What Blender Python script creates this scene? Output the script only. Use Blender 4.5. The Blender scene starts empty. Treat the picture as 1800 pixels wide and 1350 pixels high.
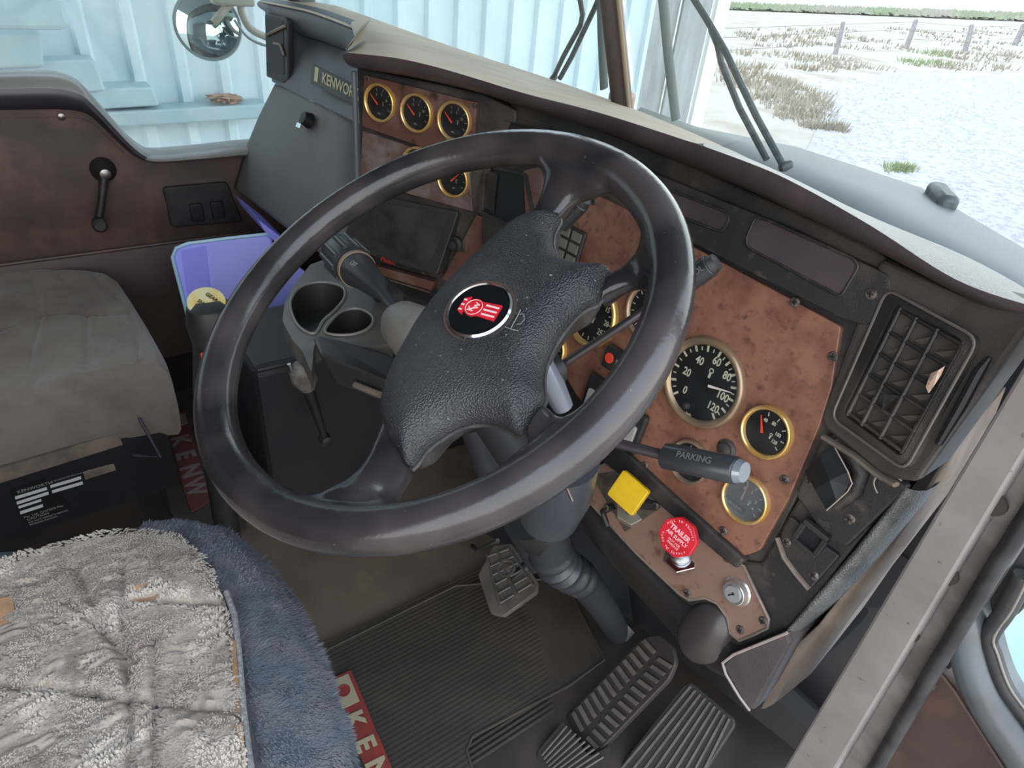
import bpy, math, random
from mathutils import Vector, Matrix, noise
random.seed(7)
R = math.radians
scene = bpy.context.scene
col = scene.collection
# ---------------------------------------------------------------- camera, sky, sun, exposure
YAW, PITCH, ROLL, FPX, EYE = R(52), R(33.5), R(6), 1140.0, Vector((1.05, 0, 1.15))
fw = Vector((-math.sin(YAW)*math.cos(PITCH), math.cos(YAW)*math.cos(PITCH), -math.sin(PITCH)))
r0 = Vector((math.cos(YAW), math.sin(YAW), 0)); u0 = r0.cross(fw)
rt = r0*math.cos(ROLL)+u0*math.sin(ROLL); up = -r0*math.sin(ROLL)+u0*math.cos(ROLL)
cam = bpy.data.cameras.new('camera'); camo = bpy.data.objects.new('camera', cam); col.objects.link(camo)
cam.sensor_fit = 'HORIZONTAL'; cam.sensor_width = 36; cam.lens = 36*FPX/1800; cam.clip_start = .02; cam.clip_end = 2000
camo.matrix_world = Matrix(((rt.x, up.x, -fw.x, EYE.x), (rt.y, up.y, -fw.y, EYE.y), (rt.z, up.z, -fw.z, EYE.z), (0, 0, 0, 1)))
scene.camera = camo
world = bpy.data.worlds.new('world'); scene.world = world; world.use_nodes = True
wn = world.node_tree.nodes; wl = world.node_tree.links
for n_ in list(wn): wn.remove(n_)
wo = wn.new('ShaderNodeOutputWorld'); wb = wn.new('ShaderNodeBackground'); wtc = wn.new('ShaderNodeTexCoord')
wsx = wn.new('ShaderNodeSeparateXYZ'); wr = wn.new('ShaderNodeValToRGB')
wl.new(wtc.outputs['Generated'], wsx.inputs[0]); wl.new(wsx.outputs[2], wr.inputs[0]); wl.new(wr.outputs[0], wb.inputs[0]); wl.new(wb.outputs[0], wo.inputs[0])
wr.color_ramp.elements[0].position = 0; wr.color_ramp.elements[0].color = (1, .97, .93, 1)
wr.color_ramp.elements[1].position = 1; wr.color_ramp.elements[1].color = (.6, .74, 1, 1)
wb.inputs[1].default_value = 4.2
sl = bpy.data.lights.new('sun', 'SUN'); sl.energy = 3.0; sl.angle = R(.6); sl.color = (1, .96, .88)
so = bpy.data.objects.new('sun', sl); col.objects.link(so); so.rotation_euler = Vector((.35, .6, -1)).to_track_quat('-Z', 'Y').to_euler()
vs = scene.view_settings; vs.view_transform = 'Standard'; vs.look = 'None'; vs.gamma = 1; vs.use_curve_mapping = False; vs.exposure = 0.0
scene.cycles.max_bounces = 8; scene.cycles.diffuse_bounces = 5; scene.cycles.caustics_reflective = False; scene.cycles.caustics_refractive = False
scene.cycles.use_denoising = True; scene.cycles.sample_clamp_indirect = 6
# ---------------------------------------------------------------- pixel -> point on a real plane
def ray(x, y): return fw + rt*((x-900)/FPX) - up*((y-675)/FPX)
def at(x, y, n, d):
    n = Vector(n); r = ray(x, y); return EYE + r*((d-n.dot(EYE))/n.dot(r))
def proj(P):
    d = Vector(P)-EYE; z = d.dot(fw); return (900+FPX*d.dot(rt)/z, 675-FPX*d.dot(up)/z)
def AX(i, v): return lambda x, y: at(x, y, [(1, 0, 0), (0, 1, 0), (0, 0, 1)][i], v)
class Frame:
    def __init__(s, o, n, uh=None, rot=0):
        s.o = Vector(o); s.n = Vector(n).normalized()
        u = Vector((0, 0, 1)).cross(s.n) if uh is None else Vector(uh)
        u = (u-s.n*u.dot(s.n)).normalized(); v = s.n.cross(u)
        s.u = u*math.cos(rot)+v*math.sin(rot); s.v = -u*math.sin(rot)+v*math.cos(rot)
    def p(s, a, b, c=0): return s.o+s.u*a+s.v*b+s.n*c
    def px(s, x, y, c=0):
        P = at(x, y, s.n, s.n.dot(s.o)+c)-s.o; return (P.dot(s.u), P.dot(s.v))
    def pxs(s, L, c=0): return [s.px(x, y, c) for x, y in L]
    def sub(s, a, b, c=0, rot=0):
        f = Frame(s.p(a, b, c), s.n, s.u, rot); return f
    def at(s, x, y, c=0): a, b = s.px(x, y, c); return s.p(a, b, c)
# ---------------------------------------------------------------- materials
MATS = {}
def mat(name, c, rough=.5, metal=0, c2=None, sc=8, lo=.4, hi=.6, bump=0, bsc=300, spec=.5, c3=None, sc3=60, lo3=.62, hi3=.7, aniso=None, bkind='noise', emit=0, coat=0, alpha=1, detail=6, sheen=0):
    if name in MATS: return MATS[name]
    m = bpy.data.materials.new(name); m.use_nodes = True; nt = m.node_tree; N, L = nt.nodes, nt.links
    b = N['Principled BSDF']; b.inputs['Base Color'].default_value = (*c, 1); b.inputs['Roughness'].default_value = rough
    b.inputs['Metallic'].default_value = metal; b.inputs['Specular IOR Level'].default_value = spec; b.inputs['Coat Weight'].default_value = coat
    b.inputs['Alpha'].default_value = alpha; b.inputs['Sheen Weight'].default_value = sheen
    tc = N.new('ShaderNodeTexCoord'); co = tc.outputs['Object']
    if aniso:
        mp = N.new('ShaderNodeMapping'); mp.inputs['Scale'].default_value = aniso; L.new(co, mp.inputs[0]); co = mp.outputs[0]
    out = None
    def layer(base, colr, s_, l_, h_):
        nz = N.new('ShaderNodeTexNoise'); nz.inputs['Scale'].default_value = s_; nz.inputs['Detail'].default_value = detail; nz.inputs['Roughness'].default_value = .6; L.new(co, nz.inputs[0])
        rp = N.new('ShaderNodeMapRange'); rp.inputs[1].default_value = l_; rp.inputs[2].default_value = h_; L.new(nz.outputs[0], rp.inputs[0])
        mx = N.new('ShaderNodeMix'); mx.data_type = 'RGBA'; L.new(rp.outputs[0], mx.inputs[0])
        if base is None: mx.inputs[6].default_value = (*c, 1)
        else: L.new(base, mx.inputs[6])
        mx.inputs[7].default_value = (*colr, 1); return mx.outputs[2]
    if c2: out = layer(out, c2, sc, lo, hi)
    if c3: out = layer(out, c3, sc3, lo3, hi3)
    if out: L.new(out, b.inputs['Base Color'])
    if bump:
        if bkind == 'voronoi': t = N.new('ShaderNodeTexVoronoi'); t.inputs['Scale'].default_value = bsc; h = t.outputs[0]
        elif bkind == 'wave': t = N.new('ShaderNodeTexWave'); t.inputs['Scale'].default_value = bsc; t.inputs['Distortion'].default_value = 2; h = t.outputs[1]
        else: t = N.new('ShaderNodeTexNoise'); t.inputs['Scale'].default_value = bsc; t.inputs['Detail'].default_value = 4; h = t.outputs[0]
        L.new(co, t.inputs[0])
        bp = N.new('ShaderNodeBump'); bp.inputs['Strength'].default_value = bump; bp.inputs['Distance'].default_value = .0012; L.new(h, bp.inputs['Height']); L.new(bp.outputs[0], b.inputs['Normal'])
    if emit: b.inputs['Emission Color'].default_value = (*c, 1); b.inputs['Emission Strength'].default_value = emit
    MATS[name] = m; return m
def glassmat(name, tint=(1, 1, 1), film=(.8, .85, .9), amount=.03, gloss=.03, sc=6):
    m = bpy.data.materials.new(name); m.use_nodes = True; nt = m.node_tree; N, L = nt.nodes, nt.links
    for x in list(N): N.remove(x)
    o = N.new('ShaderNodeOutputMaterial'); t = N.new('ShaderNodeBsdfTransparent'); g = N.new('ShaderNodeBsdfGlossy'); d = N.new('ShaderNodeBsdfDiffuse')
    t.inputs[0].default_value = (*tint, 1); g.inputs['Roughness'].default_value = gloss; d.inputs[0].default_value = (*film, 1)
    lw = N.new('ShaderNodeLayerWeight'); lw.inputs[0].default_value = .5; pw = N.new('ShaderNodeMath'); pw.operation = 'POWER'; pw.inputs[1].default_value = 5; L.new(lw.outputs['Facing'], pw.inputs[0])
    f = N.new('ShaderNodeMath'); f.operation = 'MULTIPLY_ADD'; f.inputs[1].default_value = .55; f.inputs[2].default_value = .035; L.new(pw.outputs[0], f.inputs[0]); m1 = N.new('ShaderNodeMixShader'); m2 = N.new('ShaderNodeMixShader')
    tc = N.new('ShaderNodeTexCoord'); nz = N.new('ShaderNodeTexNoise'); nz.inputs['Scale'].default_value = sc; nz.inputs['Detail'].default_value = 8
    mr = N.new('ShaderNodeMapRange'); mr.inputs[1].default_value = .35; mr.inputs[2].default_value = .75; mr.inputs[3].default_value = amount*.3; mr.inputs[4].default_value = amount*2
    L.new(tc.outputs['Object'], nz.inputs[0]); L.new(nz.outputs[0], mr.inputs[0])
    L.new(f.outputs[0], m1.inputs[0]); L.new(t.outputs[0], m1.inputs[1]); L.new(g.outputs[0], m1.inputs[2])
    L.new(mr.outputs[0], m2.inputs[0]); L.new(m1.outputs[0], m2.inputs[1]); L.new(d.outputs[0], m2.inputs[2]); L.new(m2.outputs[0], o.inputs[0]); return m
# colours are linear
leather = mat('black_leather', (.02, .021, .024), .38, c2=(.04, .039, .04), sc=14, bump=.7, bsc=620, bkind='voronoi', c3=(.34, .34, .33), sc3=300, lo3=.7, hi3=.75, detail=2)
rimleather = mat('worn_rim_leather', (.02, .0185, .019), .2, c2=(.055, .048, .046), sc=9, bump=.12, bsc=260, c3=(.22, .22, .22), sc3=330, lo3=.74, hi3=.8, detail=2)
leathside = mat('scuffed_leather', (.035, .032, .03), .45, c2=(.09, .082, .075), sc=60, lo=.45, hi=.7, bump=.5, bsc=600)
plas = mat('dusty_black_plastic', (.02, .0185, .0185), .45, c2=(.085, .07, .056), sc=9, lo=.47, hi=.7, bump=.5, bsc=900, c3=(.1, .085, .068), sc3=45, lo3=.6, hi3=.8)
plasd = mat('dark_plastic', (.014, .014, .015), .5, c2=(.03, .028, .026), sc=12, bump=.1)
padtop = mat('dusty_dash_vinyl', (.42, .34, .24), .62, c2=(.5, .42, .31), sc=5, bump=.15, bsc=400, c3=(.2, .15, .1), sc3=25, lo3=.66, hi3=.8)
padface = mat('dash_pad_face', (.05, .037, .04), .36, c2=(.085, .062, .065), sc=6, bump=.3, bsc=500)
padgrey = mat('grey_dash_vinyl', (.085, .095, .105), .5, c2=(.11, .12, .13), sc=4, bump=.1)
bolst = mat('pebbled_grey_vinyl', (.17, .168, .155), .36, c2=(.09, .088, .082), sc=20, bump=.8, bsc=500, bkind='voronoi')
brown = mat('brown_panel', (.27, .125, .078), .42, c2=(.15, .062, .042), sc=22, lo=.43, hi=.68, c3=(.1, .048, .036), sc3=85, lo3=.54, hi3=.72, bump=.08, bsc=120)
brown2 = mat('dark_brown_panel', (.12, .055, .04), .4, c2=(.2, .15, .13), sc=18, lo=.5, hi=.75, c3=(.04, .025, .02), sc3=50, lo3=.58, hi3=.7)
brown3 = mat('worn_brown_panel', (.2, .105, .07), .38, c2=(.26, .17, .13), sc=6, lo=.35, hi=.7, c3=(.08, .035, .022), sc3=34, lo3=.56, hi3=.7)
vinylb = mat('brown_door_vinyl', (.085, .047, .038), .5, c2=(.042, .028, .025), sc=5, lo=.38, hi=.66, c3=(.17, .08, .055), sc3=8, lo3=.52, hi3=.78, bump=.2, bsc=300)
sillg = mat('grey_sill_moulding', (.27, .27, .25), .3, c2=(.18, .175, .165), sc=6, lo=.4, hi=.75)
silld = mat('dark_sill_strip', (.035, .034, .045), .3)
brass = mat('brass_bezel', (.88, .54, .15), .26, .7, c2=(.8, .56, .26), sc=30)
brassd = mat('tarnished_brass', (.42, .29, .17), .36, .6, c2=(.3, .22, .15), sc=20)
dial = mat('dial_black', (.007, .008, .009), .35)
dialg = mat('reflection_grey_dial', (.09, .095, .09), .5)  # grey of the glass reflection painted into the dial colour
mark = mat('dial_marking', (.55, .55, .4), .5)
markd = mat('dim_dial_marking', (.2, .19, .14), .5)
red = mat('needle_red', (.8, .07, .03), .4)
white = mat('white_print', (.6, .6, .57), .5)
grey = mat('grey_print', (.32, .32, .31), .5)
chrome = mat('chrome', (.7, .7, .7), .14, 1)
steel = mat('dull_steel', (.35, .34, .33), .35, 1, c2=(.25, .22, .2), sc=60)
screwm = mat('dirty_screw', (.16, .14, .12), .5, .4, c2=(.05, .042, .035), sc=300)
yellow = mat('yellow_plastic', (.72, .46, .015), .35, c2=(.6, .38, .015), sc=20)
redk = mat('red_plastic', (.62, .02, .035), .3, c2=(.5, .015, .025), sc=40)
tan = mat('tan_plastic', (.3, .27, .23), .45, c2=(.2, .18, .15), sc=18)
dirtytan = mat('dirty_tan_trim', (.22, .17, .125), .55, c2=(.13, .1, .08), sc=14)
glove = mat('grey_green_vinyl', (.135, .14, .125), .55, c2=(.11, .11, .098), sc=3, bump=.15, bsc=500)
cupg = mat('grey_cup_plastic', (.13, .12, .1), .42, c2=(.09, .085, .075), sc=15)
black = mat('matte_black', (.008, .008, .009), .55)
navy = mat('dark_console_vinyl', (.011, .012, .014), .6, c2=(.02, .018, .017), sc=5, bump=.1)
floorm = mat('worn_floor_vinyl', (.17, .13, .085), .7, c2=(.1, .08, .055), sc=5, lo=.4, hi=.7, c3=(.24, .18, .11), sc3=9, lo3=.58, hi3=.8, bump=.2)
rubber = mat('ribbed_rubber', (.04, .034, .026), .65, c2=(.07, .058, .044), sc=7, lo=.4, hi=.75)
rubp = mat('pedal_rubber', (.075, .066, .055), .55, c2=(.11, .095, .08), sc=25)
velour = mat('velour_seat', (.2, .17, .13), .85, c2=(.115, .082, .06), sc=6, lo=.4, hi=.7, c3=(.2, .19, .17), sc3=14, lo3=.55, hi3=.8, bump=.3, bsc=500, sheen=.3)
velside = mat('velour_side', (.09, .082, .072), .9, c2=(.13, .105, .085), sc=5, bump=.3, bsc=500, sheen=.2)
wool = mat('cream_wool', (.4, .345, .275), .95, c2=(.27, .22, .18), sc=11, lo=.4, hi=.7, c3=(.17, .125, .085), sc3=38, lo3=.66, hi3=.8, bump=.8, bsc=300, aniso=(1, 2.2, 1))
woolhide = mat('tan_hide', (.42, .24, .12), .8, c2=(.28, .17, .1), sc=30)
woolst = mat('cream_wool_tuft', (.52, .465, .39), .95, c2=(.27, .23, .19), sc=24, lo=.4, hi=.7)
fleece = mat('blue_fleece', (.07, .078, .092), .95, c2=(.09, .094, .105), sc=12, bump=.6, bsc=300)
fleecet = mat('blue_fleece_tuft', (.11, .128, .155), .95, c2=(.15, .155, .17), sc=30)
purple = mat('violet_plastic', (.36, .38, 1), .25, c2=(.44, .47, 1), sc=2, coat=.3)
cyan = mat('cyan_rim', (.35, .6, .75), .3)
alu = mat('aluminium_jamb', (.36, .32, .31), .42, .35, c2=(.25, .22, .21), sc=12, lo=.4, hi=.75, c3=(.12, .1, .09), sc3=90, lo3=.66, hi3=.72)
seal = mat('door_seal', (.02, .02, .021), .5, c2=(.045, .045, .045), sc=20)
paintw = mat('pale_painted_steel', (.46, .62, .68), .45, c2=(.4, .55, .62), sc=4, c3=(.5, .42, .33), sc3=14, lo3=.68, hi3=.78)
sheet = mat('pale_corrugated_sheet', (.66, .79, .85), .4, c2=(.6, .74, .8), sc=2, c3=(.3, .33, .35), sc3=24, lo3=.74, hi3=.8)
sheetd = mat('weathered_grey_sheet', (.3, .33, .34), .6, c2=(.42, .46, .47), sc=10, aniso=(1, 1, .15), lo=.4, hi=.65)
railm = mat('pale_rail', (.36, .52, .58), .5, c2=(.42, .55, .6), sc=6)
cowl = mat('pale_painted_cowl', (.125, .145, .148), .5, c2=(.105, .125, .13), sc=3)
concrete = mat('concrete_ground', (.5, .48, .44), .9, c2=(.6, .58, .54), sc=2)
rubg = mat('wiper_rubber', (.05, .058, .06), .5, c2=(.1, .115, .115), sc=60)
glass = glassmat('cab_glass', (.93, .98, .98), amount=.035)
dialglass = glassmat('gauge_glass', (.97, .97, .97), film=(.4, .4, .38), amount=.02, gloss=.06, sc=30)
reflectglass = glassmat('reflection_film_glass', (.8, .8, .8), film=(.25, .27, .27), amount=.3, gloss=.2, sc=10)  # reflection on the fuel gauge painted as a grey film
mirror = mat('mirror_glass', (.55, .68, .7), .04, 1)
# ---------------------------------------------------------------- geometry helpers
class MB:
    def __init__(s): s.v = []; s.f = []; s.mi = []; s.cur = 0
    def add(s, vs_, fs):
        k = len(s.v); s.v += [Vector(a) for a in vs_]; s.f += [tuple(i+k for i in f) for f in fs]; s.mi += [s.cur]*len(fs)
    def box(s, c, sx, sy, sz, ax=None):
        X, Y, Z = ax if ax else (Vector((1, 0, 0)), Vector((0, 1, 0)), Vector((0, 0, 1)))
        c = Vector(c); vs_ = [c+X*(sx/2*i)+Y*(sy/2*j)+Z*(sz/2*k) for i in (-1, 1) for j in (-1, 1) for k in (-1, 1)]
        s.add(vs_, [(0, 1, 3, 2), (4, 6, 7, 5), (0, 4, 5, 1), (2, 3, 7, 6), (0, 2, 6, 4), (1, 5, 7, 3)])
    def fbox(s, F, a, b, w, h, c0, c1): s.box(F.p(a, b, (c0+c1)/2), w, h, c1-c0, (F.u, F.v, F.n))
    def prism(s, F, poly, c0, c1, ins=0):
        n = len(poly); A = [F.p(a, b, c0) for a, b in poly]; B = [F.p(a, b, c1) for a, b in poly]
        s.add(A+B, [tuple(reversed(range(n))), tuple(range(n, 2*n))]+[(i, (i+1) % n, n+(i+1) % n, n+i) for i in range(n)])
    def hull(s, front, back):
        n = len(front); s.add(list(front)+list(back), [tuple(range(n)), tuple(reversed(range(n, 2*n)))]+[(i, n+i, n+(i+1) % n, (i+1) % n) for i in range(n)])
    def grid(s, rows, close=False, cap=False):
        m = len(rows[0]); vs_ = [p for r in rows for p in r]; fs = []
        for i in range(len(rows)-1):
            for j in range(m if close else m-1): fs.append((i*m+j, i*m+(j+1) % m, (i+1)*m+(j+1) % m, (i+1)*m+j))
        if cap and close: fs += [tuple(reversed(range(m))), tuple((len(rows)-1)*m+j for j in range(m))]
        s.add(vs_, fs)
    def lathe(s, F, prof, seg=32, cap=True):
        rows = [[F.p(r*math.cos(2*math.pi*j/seg), r*math.sin(2*math.pi*j/seg), c) for j in range(seg)] for r, c in prof]
        s.grid(rows, True, cap)
    def tube(s, pts, rad, seg=12, closed=False, flat=1, upv=None):
        pts = [Vector(p) for p in pts]; n = len(pts); rad = rad if isinstance(rad, (list, tuple)) else [rad]*n; rows = []; pu = None
        for i in range(n):
            t = (pts[(i+1) % n]-pts[i-1]) if closed else (pts[min(i+1, n-1)]-pts[max(i-1, 0)])
            t.normalize(); w = upv if upv is not None else (pu if pu is not None else (Vector((0, 0, 1)) if abs(t.z) < .9 else Vector((1, 0, 0))))
            w = Vector(w); w = (w-t*w.dot(t)).normalized(); pu = w; x = t.cross(w)
            rows.append([pts[i]+(x*math.cos(2*math.pi*j/seg)+w*(flat*math.sin(2*math.pi*j/seg)))*rad[i] for j in range(seg)])
        if closed: rows.append(rows[0])
        s.grid(rows, True, not closed)
WORLD = {}
def wloc(o): return WORLD.get(o.name, Vector((0, 0, 0)))
def obj(name, mb, mats, parent=None, smooth=True, bevel=0, seg=2, sub=0, kind=None, label=None, cat=None, group=None, loc=None, solid=0, angle=40):
    me = bpy.data.meshes.new(name)
    if isinstance(mats, (list, tuple)): ms = list(mats)
    else: ms = [mats]
    if parent is not None: W = wloc(parent)
    elif loc is not None: W = Vector(loc)
    else:
        xs = [v.x for v in mb.v]; ys = [v.y for v in mb.v]; zs = [v.z for v in mb.v]; W = Vector(((min(xs)+max(xs))/2, (min(ys)+max(ys))/2, min(zs)))
    me.from_pydata([v-W for v in mb.v], [], mb.f)
    for m in ms: me.materials.append(m)
    if len(ms) > 1: me.polygons.foreach_set('material_index', mb.mi)
    me.validate(); me.update()
    if smooth: me.polygons.foreach_set('use_smooth', [True]*len(me.polygons)); 
    o = bpy.data.objects.new(name, me); col.objects.link(o)
    if parent is not None: o.parent = parent; WORLD[o.name] = W
    else: o.location = W; WORLD[o.name] = W
    import bmesh
    bm = bmesh.new(); bm.from_mesh(me); bmesh.ops.remove_doubles(bm, verts=bm.verts, dist=1e-6); bmesh.ops.recalc_face_normals(bm, faces=bm.faces); bm.to_mesh(me); bm.free()
    if solid: md = o.modifiers.new('thick', 'SOLIDIFY'); md.thickness = solid; md.offset = -1
    if bevel: md = o.modifiers.new('bevel', 'BEVEL'); md.width = bevel; md.segments = seg; md.limit_method = 'ANGLE'; md.angle_limit = R(35); md.harden_normals = False
    if sub: md = o.modifiers.new('sub', 'SUBSURF'); md.levels = sub; md.render_levels = sub
    if smooth and not sub:
        try: me.set_sharp_from_angle(angle=R(angle))
        except Exception: pass
    props(o, kind, label, cat, group); return o
def props(o, kind=None, label=None, cat=None, group=None):
    if kind: o['kind'] = kind
    if label: o['label'] = label
    if cat: o['category'] = cat
    if group: o['group'] = group
def thing(name, label, cat, loc, group=None, kind=None):
    o = bpy.data.objects.new(name, None); o.empty_display_size = .05; col.objects.link(o); o.location = loc; WORLD[o.name] = Vector(loc)
    props(o, kind, label, cat, group); return o
def mk(name, fn, mats, parent=None, **k):
    mb = MB(); fn(mb); return obj(name, mb, mats, parent, **k)
def textmb(mb, s_, F, size, c=.0006, ext=.0002, align='CENTER', bold=0, sx=1):
    cu = bpy.data.curves.new('t', 'FONT'); cu.body = s_; cu.size = size; cu.align_x = align; cu.align_y = 'CENTER'; cu.extrude = ext; cu.offset = bold*size; cu.resolution_u = 3
    o = bpy.data.objects.new('t', cu); me = bpy.data.meshes.new_from_object(o)
    mb.add([F.p(v.co.x*sx, v.co.y, c+v.co.z) for v in me.vertices], [tuple(p.vertices) for p in me.polygons])
    bpy.data.objects.remove(o); bpy.data.curves.remove(cu); bpy.data.meshes.remove(me)
def rpoly(pts, r, seg=4):
    out = []; n = len(pts)
    for i in range(n):
        p, q, w = Vector(pts[i-1]), Vector(pts[i]), Vector(pts[(i+1) % n]); rr = r[i] if isinstance(r, (list, tuple)) else r
        a = (p-q); b = (w-q); k = min(rr, a.length*.45, b.length*.45); A = q+a.normalized()*k; B = q+b.normalized()*k
        if k < 1e-5: out.append((q.x, q.y)); continue
        for j in range(seg+1):
            t = j/seg; P = A*(1-t)**2+q*(2*t*(1-t))+B*t*t; out.append((P.x, P.y))
    return out
def smooth2(pts, n=4, closed=True):
    out = []; m = len(pts)
    for i in range(m if closed else m-1):
        g = lambda k: Vector(pts[k % m]) if closed else Vector(pts[max(0, min(m-1, k))])
        p0, p1, p2, p3 = g(i-1), g(i), g(i+1), g(i+2)
        for j in range(n):
            t = j/n; out.append(.5*((2*p1)+(p2-p0)*t+(2*p0-5*p1+4*p2-p3)*t*t+(3*p1-p0-3*p2+p3)*t**3))
    if not closed: out.append(Vector(pts[-1]))
    return out
def rect(a, b, w, h): return [(a-w/2, b-h/2), (a+w/2, b-h/2), (a+w/2, b+h/2), (a-w/2, b+h/2)]
# ---------------------------------------------------------------- shared frames
FN = Vector((.0244, -.9812, .1916)).normalized(); FD = -.4257
def fplane(s_=0): return (FN, FD+s_)
F = Frame(at(1234, 673, FN, FD), FN)                         # driver instrument fascia
SN = Vector((.4796, -.8769, .031)).normalized(); SD = -.4233
S = Frame(at(731, 198, SN, SD), SN)                          # centre stack, angled to the driver
VN = Vector((-math.sin(R(20))*math.cos(.19), -math.cos(R(20))*math.cos(.19), math.sin(.19)))
V = Frame(F.at(1512, 622, .003), VN)                         # right hand vent panel
WC = Vector((.597, .2494, .887)); WNn = Vector((.0406, -.5037, .8629)).normalized()
WH = Frame(WC, WNn)                                          # steering wheel plane
def yw(x): return 1.08-.36*abs(x)
LG = Frame((0, 1.08, .9), Vector((-.95, -.342, 0)).cross(Vector((0, -.4, 1)))*-1)   # left pane
if LG.n.y > 0: LG = Frame(LG.o, -LG.n)
RG = Frame((0, 1.08, .9), Vector((.95, -.342, 0)).cross(Vector((0, -.4, 1))))
if RG.n.y > 0: RG = Frame(RG.o, -RG.n)
XL, XR, FLOOR, GROUND = -.95, .97, 0.0, -1.2
# ================================================================ OUTSIDE
def ground(mb):
    mb.add([(-300, -60, GROUND), (300, -60, GROUND), (300, 500, GROUND), (-300, 500, GROUND)], [(0, 1, 2, 3)])
gm = mat('dry_grass_ground', (.28, .255, .215), .95, c2=(.21, .175, .135), sc=.6, lo=.48, hi=.64, c3=(.2, .24, .14), sc3=.12, lo3=.7, hi3=.76, detail=10)
mk('ground', ground, gm, kind='structure', loc=(0, 0, GROUND))
gz = AX(2, GROUND)
grm = mat('pale_gravel', (.28, .265, .25), .95, c2=(.19, .187, .2), sc=7, lo=.5, hi=.62, c3=(.26, .235, .22), sc3=.5, lo3=.55, hi3=.7, detail=10)
def gravel(mb):
    P = [gz(*p) for p in [(1470, 150), (1560, 128), (1680, 128), (1800, 140), (2300, 190), (2600, 700), (1900, 600), (1620, 420), (1400, 300), (1440, 220)]]
    mb.hull([p+Vector((0, 0, .02)) for p in P], [p+Vector((0, 0, -.01)) for p in P])
mk('ground_gravel_patch', gravel, grm, kind='structure', smooth=False)
def rocks(mb):
    rnd = random.Random(3)
    for i in range(900):
        x, y = rnd.uniform(1440, 1800), rnd.uniform(135, 420)
        p = gz(x, y); d = (p-EYE).length; s_ = rnd.uniform(.004, .012)*min(d, 22)*.35
        a = rnd.random()*6.28
        vs_ = [p+Vector((math.cos(a+k*1.57)*s_*rnd.uniform(.6, 1), math.sin(a+k*1.57)*s_*rnd.uniform(.6, 1), .02)) for k in range(4)]+[p+Vector((0, 0, .02+s_*.7))]
        mb.add(vs_, [(0, 1, 4), (1, 2, 4), (2, 3, 4), (3, 0, 4)])
mk('gravel_stones', rocks, mat('stone', (.27, .27, .31), .9), kind='stuff', smooth=False, label='loose pale grey stones scattered over the gravel yard', cat='gravel')
def tufts(mb, boxes, n, h, seed):
    rnd = random.Random(seed)
    for i in range(n):
        b = rnd.choice(boxes); x, y = rnd.uniform(b[0], b[2]), rnd.uniform(b[1], b[3]); p = gz(x, y); d = (p-EYE).length
        if d > 120 or noise.noise(Vector((p.x*.35, p.y*.22, seed))) < .02: continue
        for k in range(5):
            a = rnd.random()*6.28; w = .0009*d; H = h*rnd.uniform(.5, 1.2)*min(1.6, .4+d/20)
            q = p+Vector((math.cos(a), math.sin(a), 0))*.12*rnd.random()*d/10
            sd = Vector((rt.x, rt.y, 0))*w
            mb.add([q-sd, q+sd, q+Vector((math.cos(a)*H*.4, math.sin(a)*H*.4, H))], [(0, 1, 2)])
mk('dry_grass', lambda m: tufts(m, [(1290, 50, 1800, 125), (1270, 120, 1460, 230), (1300, 225, 1480, 240), (1560, 290, 1620, 310)], 2600, .13, 5), mat('straw', (.3, .26, .21), .9, c2=(.25, .21, .155), sc=.5), kind='stuff', smooth=False, label='dry straw coloured grass tufts growing along the fence line', cat='grass')
mk('green_weeds', lambda m: tufts(m, [(1590, 92, 1660, 120), (1560, 296, 1600, 304), (1660, 128, 1690, 134)], 200, .12, 9), mat('weed_green', (.22, .26, .13), .9), kind='stuff', smooth=False, label='small green weeds at the gravel edge', cat='weeds')
def hedge(mb):
    rnd = random.Random(2)
    for i in range(700):
        t = rnd.random(); x = 1270+t*560; base = 12+t*22; p = gz(x, base+4); d = (p-EYE).length
        h = d*.007*rnd.uniform(.6, 1.3); s_ = d*.01
        for k in range(3):
            a = rnd.random()*6.28; q = p+Vector((rnd.uniform(-1, 1)*s_, rnd.uniform(-1, 1)*s_, 0))
            vs_ = [q+Vector((math.cos(a+j*2.09)*s_*.5, math.sin(a+j*2.09)*s_*.5, h*rnd.uniform(.1, .5))) for j in range(3)]+[q+Vector((0, 0, h))]
            mb.add(vs_, [(0, 1, 3), (1, 2, 3), (2, 0, 3)])
mk('hedge_foliage', hedge, mat('hedge_green', (.17, .2, .12), .9, c2=(.24, .22, .18), sc=.05), kind='stuff', smooth=False, label='low green hedge along the far side of the field', cat='hedge')
pm = mat('grey_post_wood', (.2, .19, .19), .9, c2=(.15, .13, .13), sc=8)
posts = []
for i, (x0, y0, x1, y1, lb) in enumerate([(1468, 96, 1482, 40, 'leftmost leaning fence post, beside the pale gravel'), (1592, 86, 1610, 36, 'second leaning fence post from the left'), (1697, 90, 1708, 45, 'third fence post from the left, behind green weeds'), (1783, 80, 1800, 44, 'rightmost fence post at the right edge of the photo')]):
    b = gz(x0, y0); d = (b-EYE).length; dirn = (ray(x1, y1)); tt = ((b-EYE).dot(fw))/dirn.dot(fw); T = EYE+dirn*tt; r_ = .0028*d
    o = mk('fence_post', lambda m: m.tube([b-Vector((0, 0, .2)), b.lerp(T, .5)+Vector((.02, 0, 0)), T], [r_*1.1, r_, r_*.9], 8), pm, label='grey weathered wooden '+lb, cat='fence post', group='fence posts across the paddock'); posts.append((b, T))
for h in (.35, .7, .95):
    P = [b.lerp(T, h) for b, T in posts]; P = [P[0]*2-P[1]]+P+[P[-1]*2-P[-2]]
    nm = {.35: 'lowest', .7: 'middle', .95: 'top'}[h]
    mk('fence_wire', lambda m: m.tube(P, .008, 5), pm, label=nm+' thin wire strung between the leaning fence posts', cat='wire')
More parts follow.
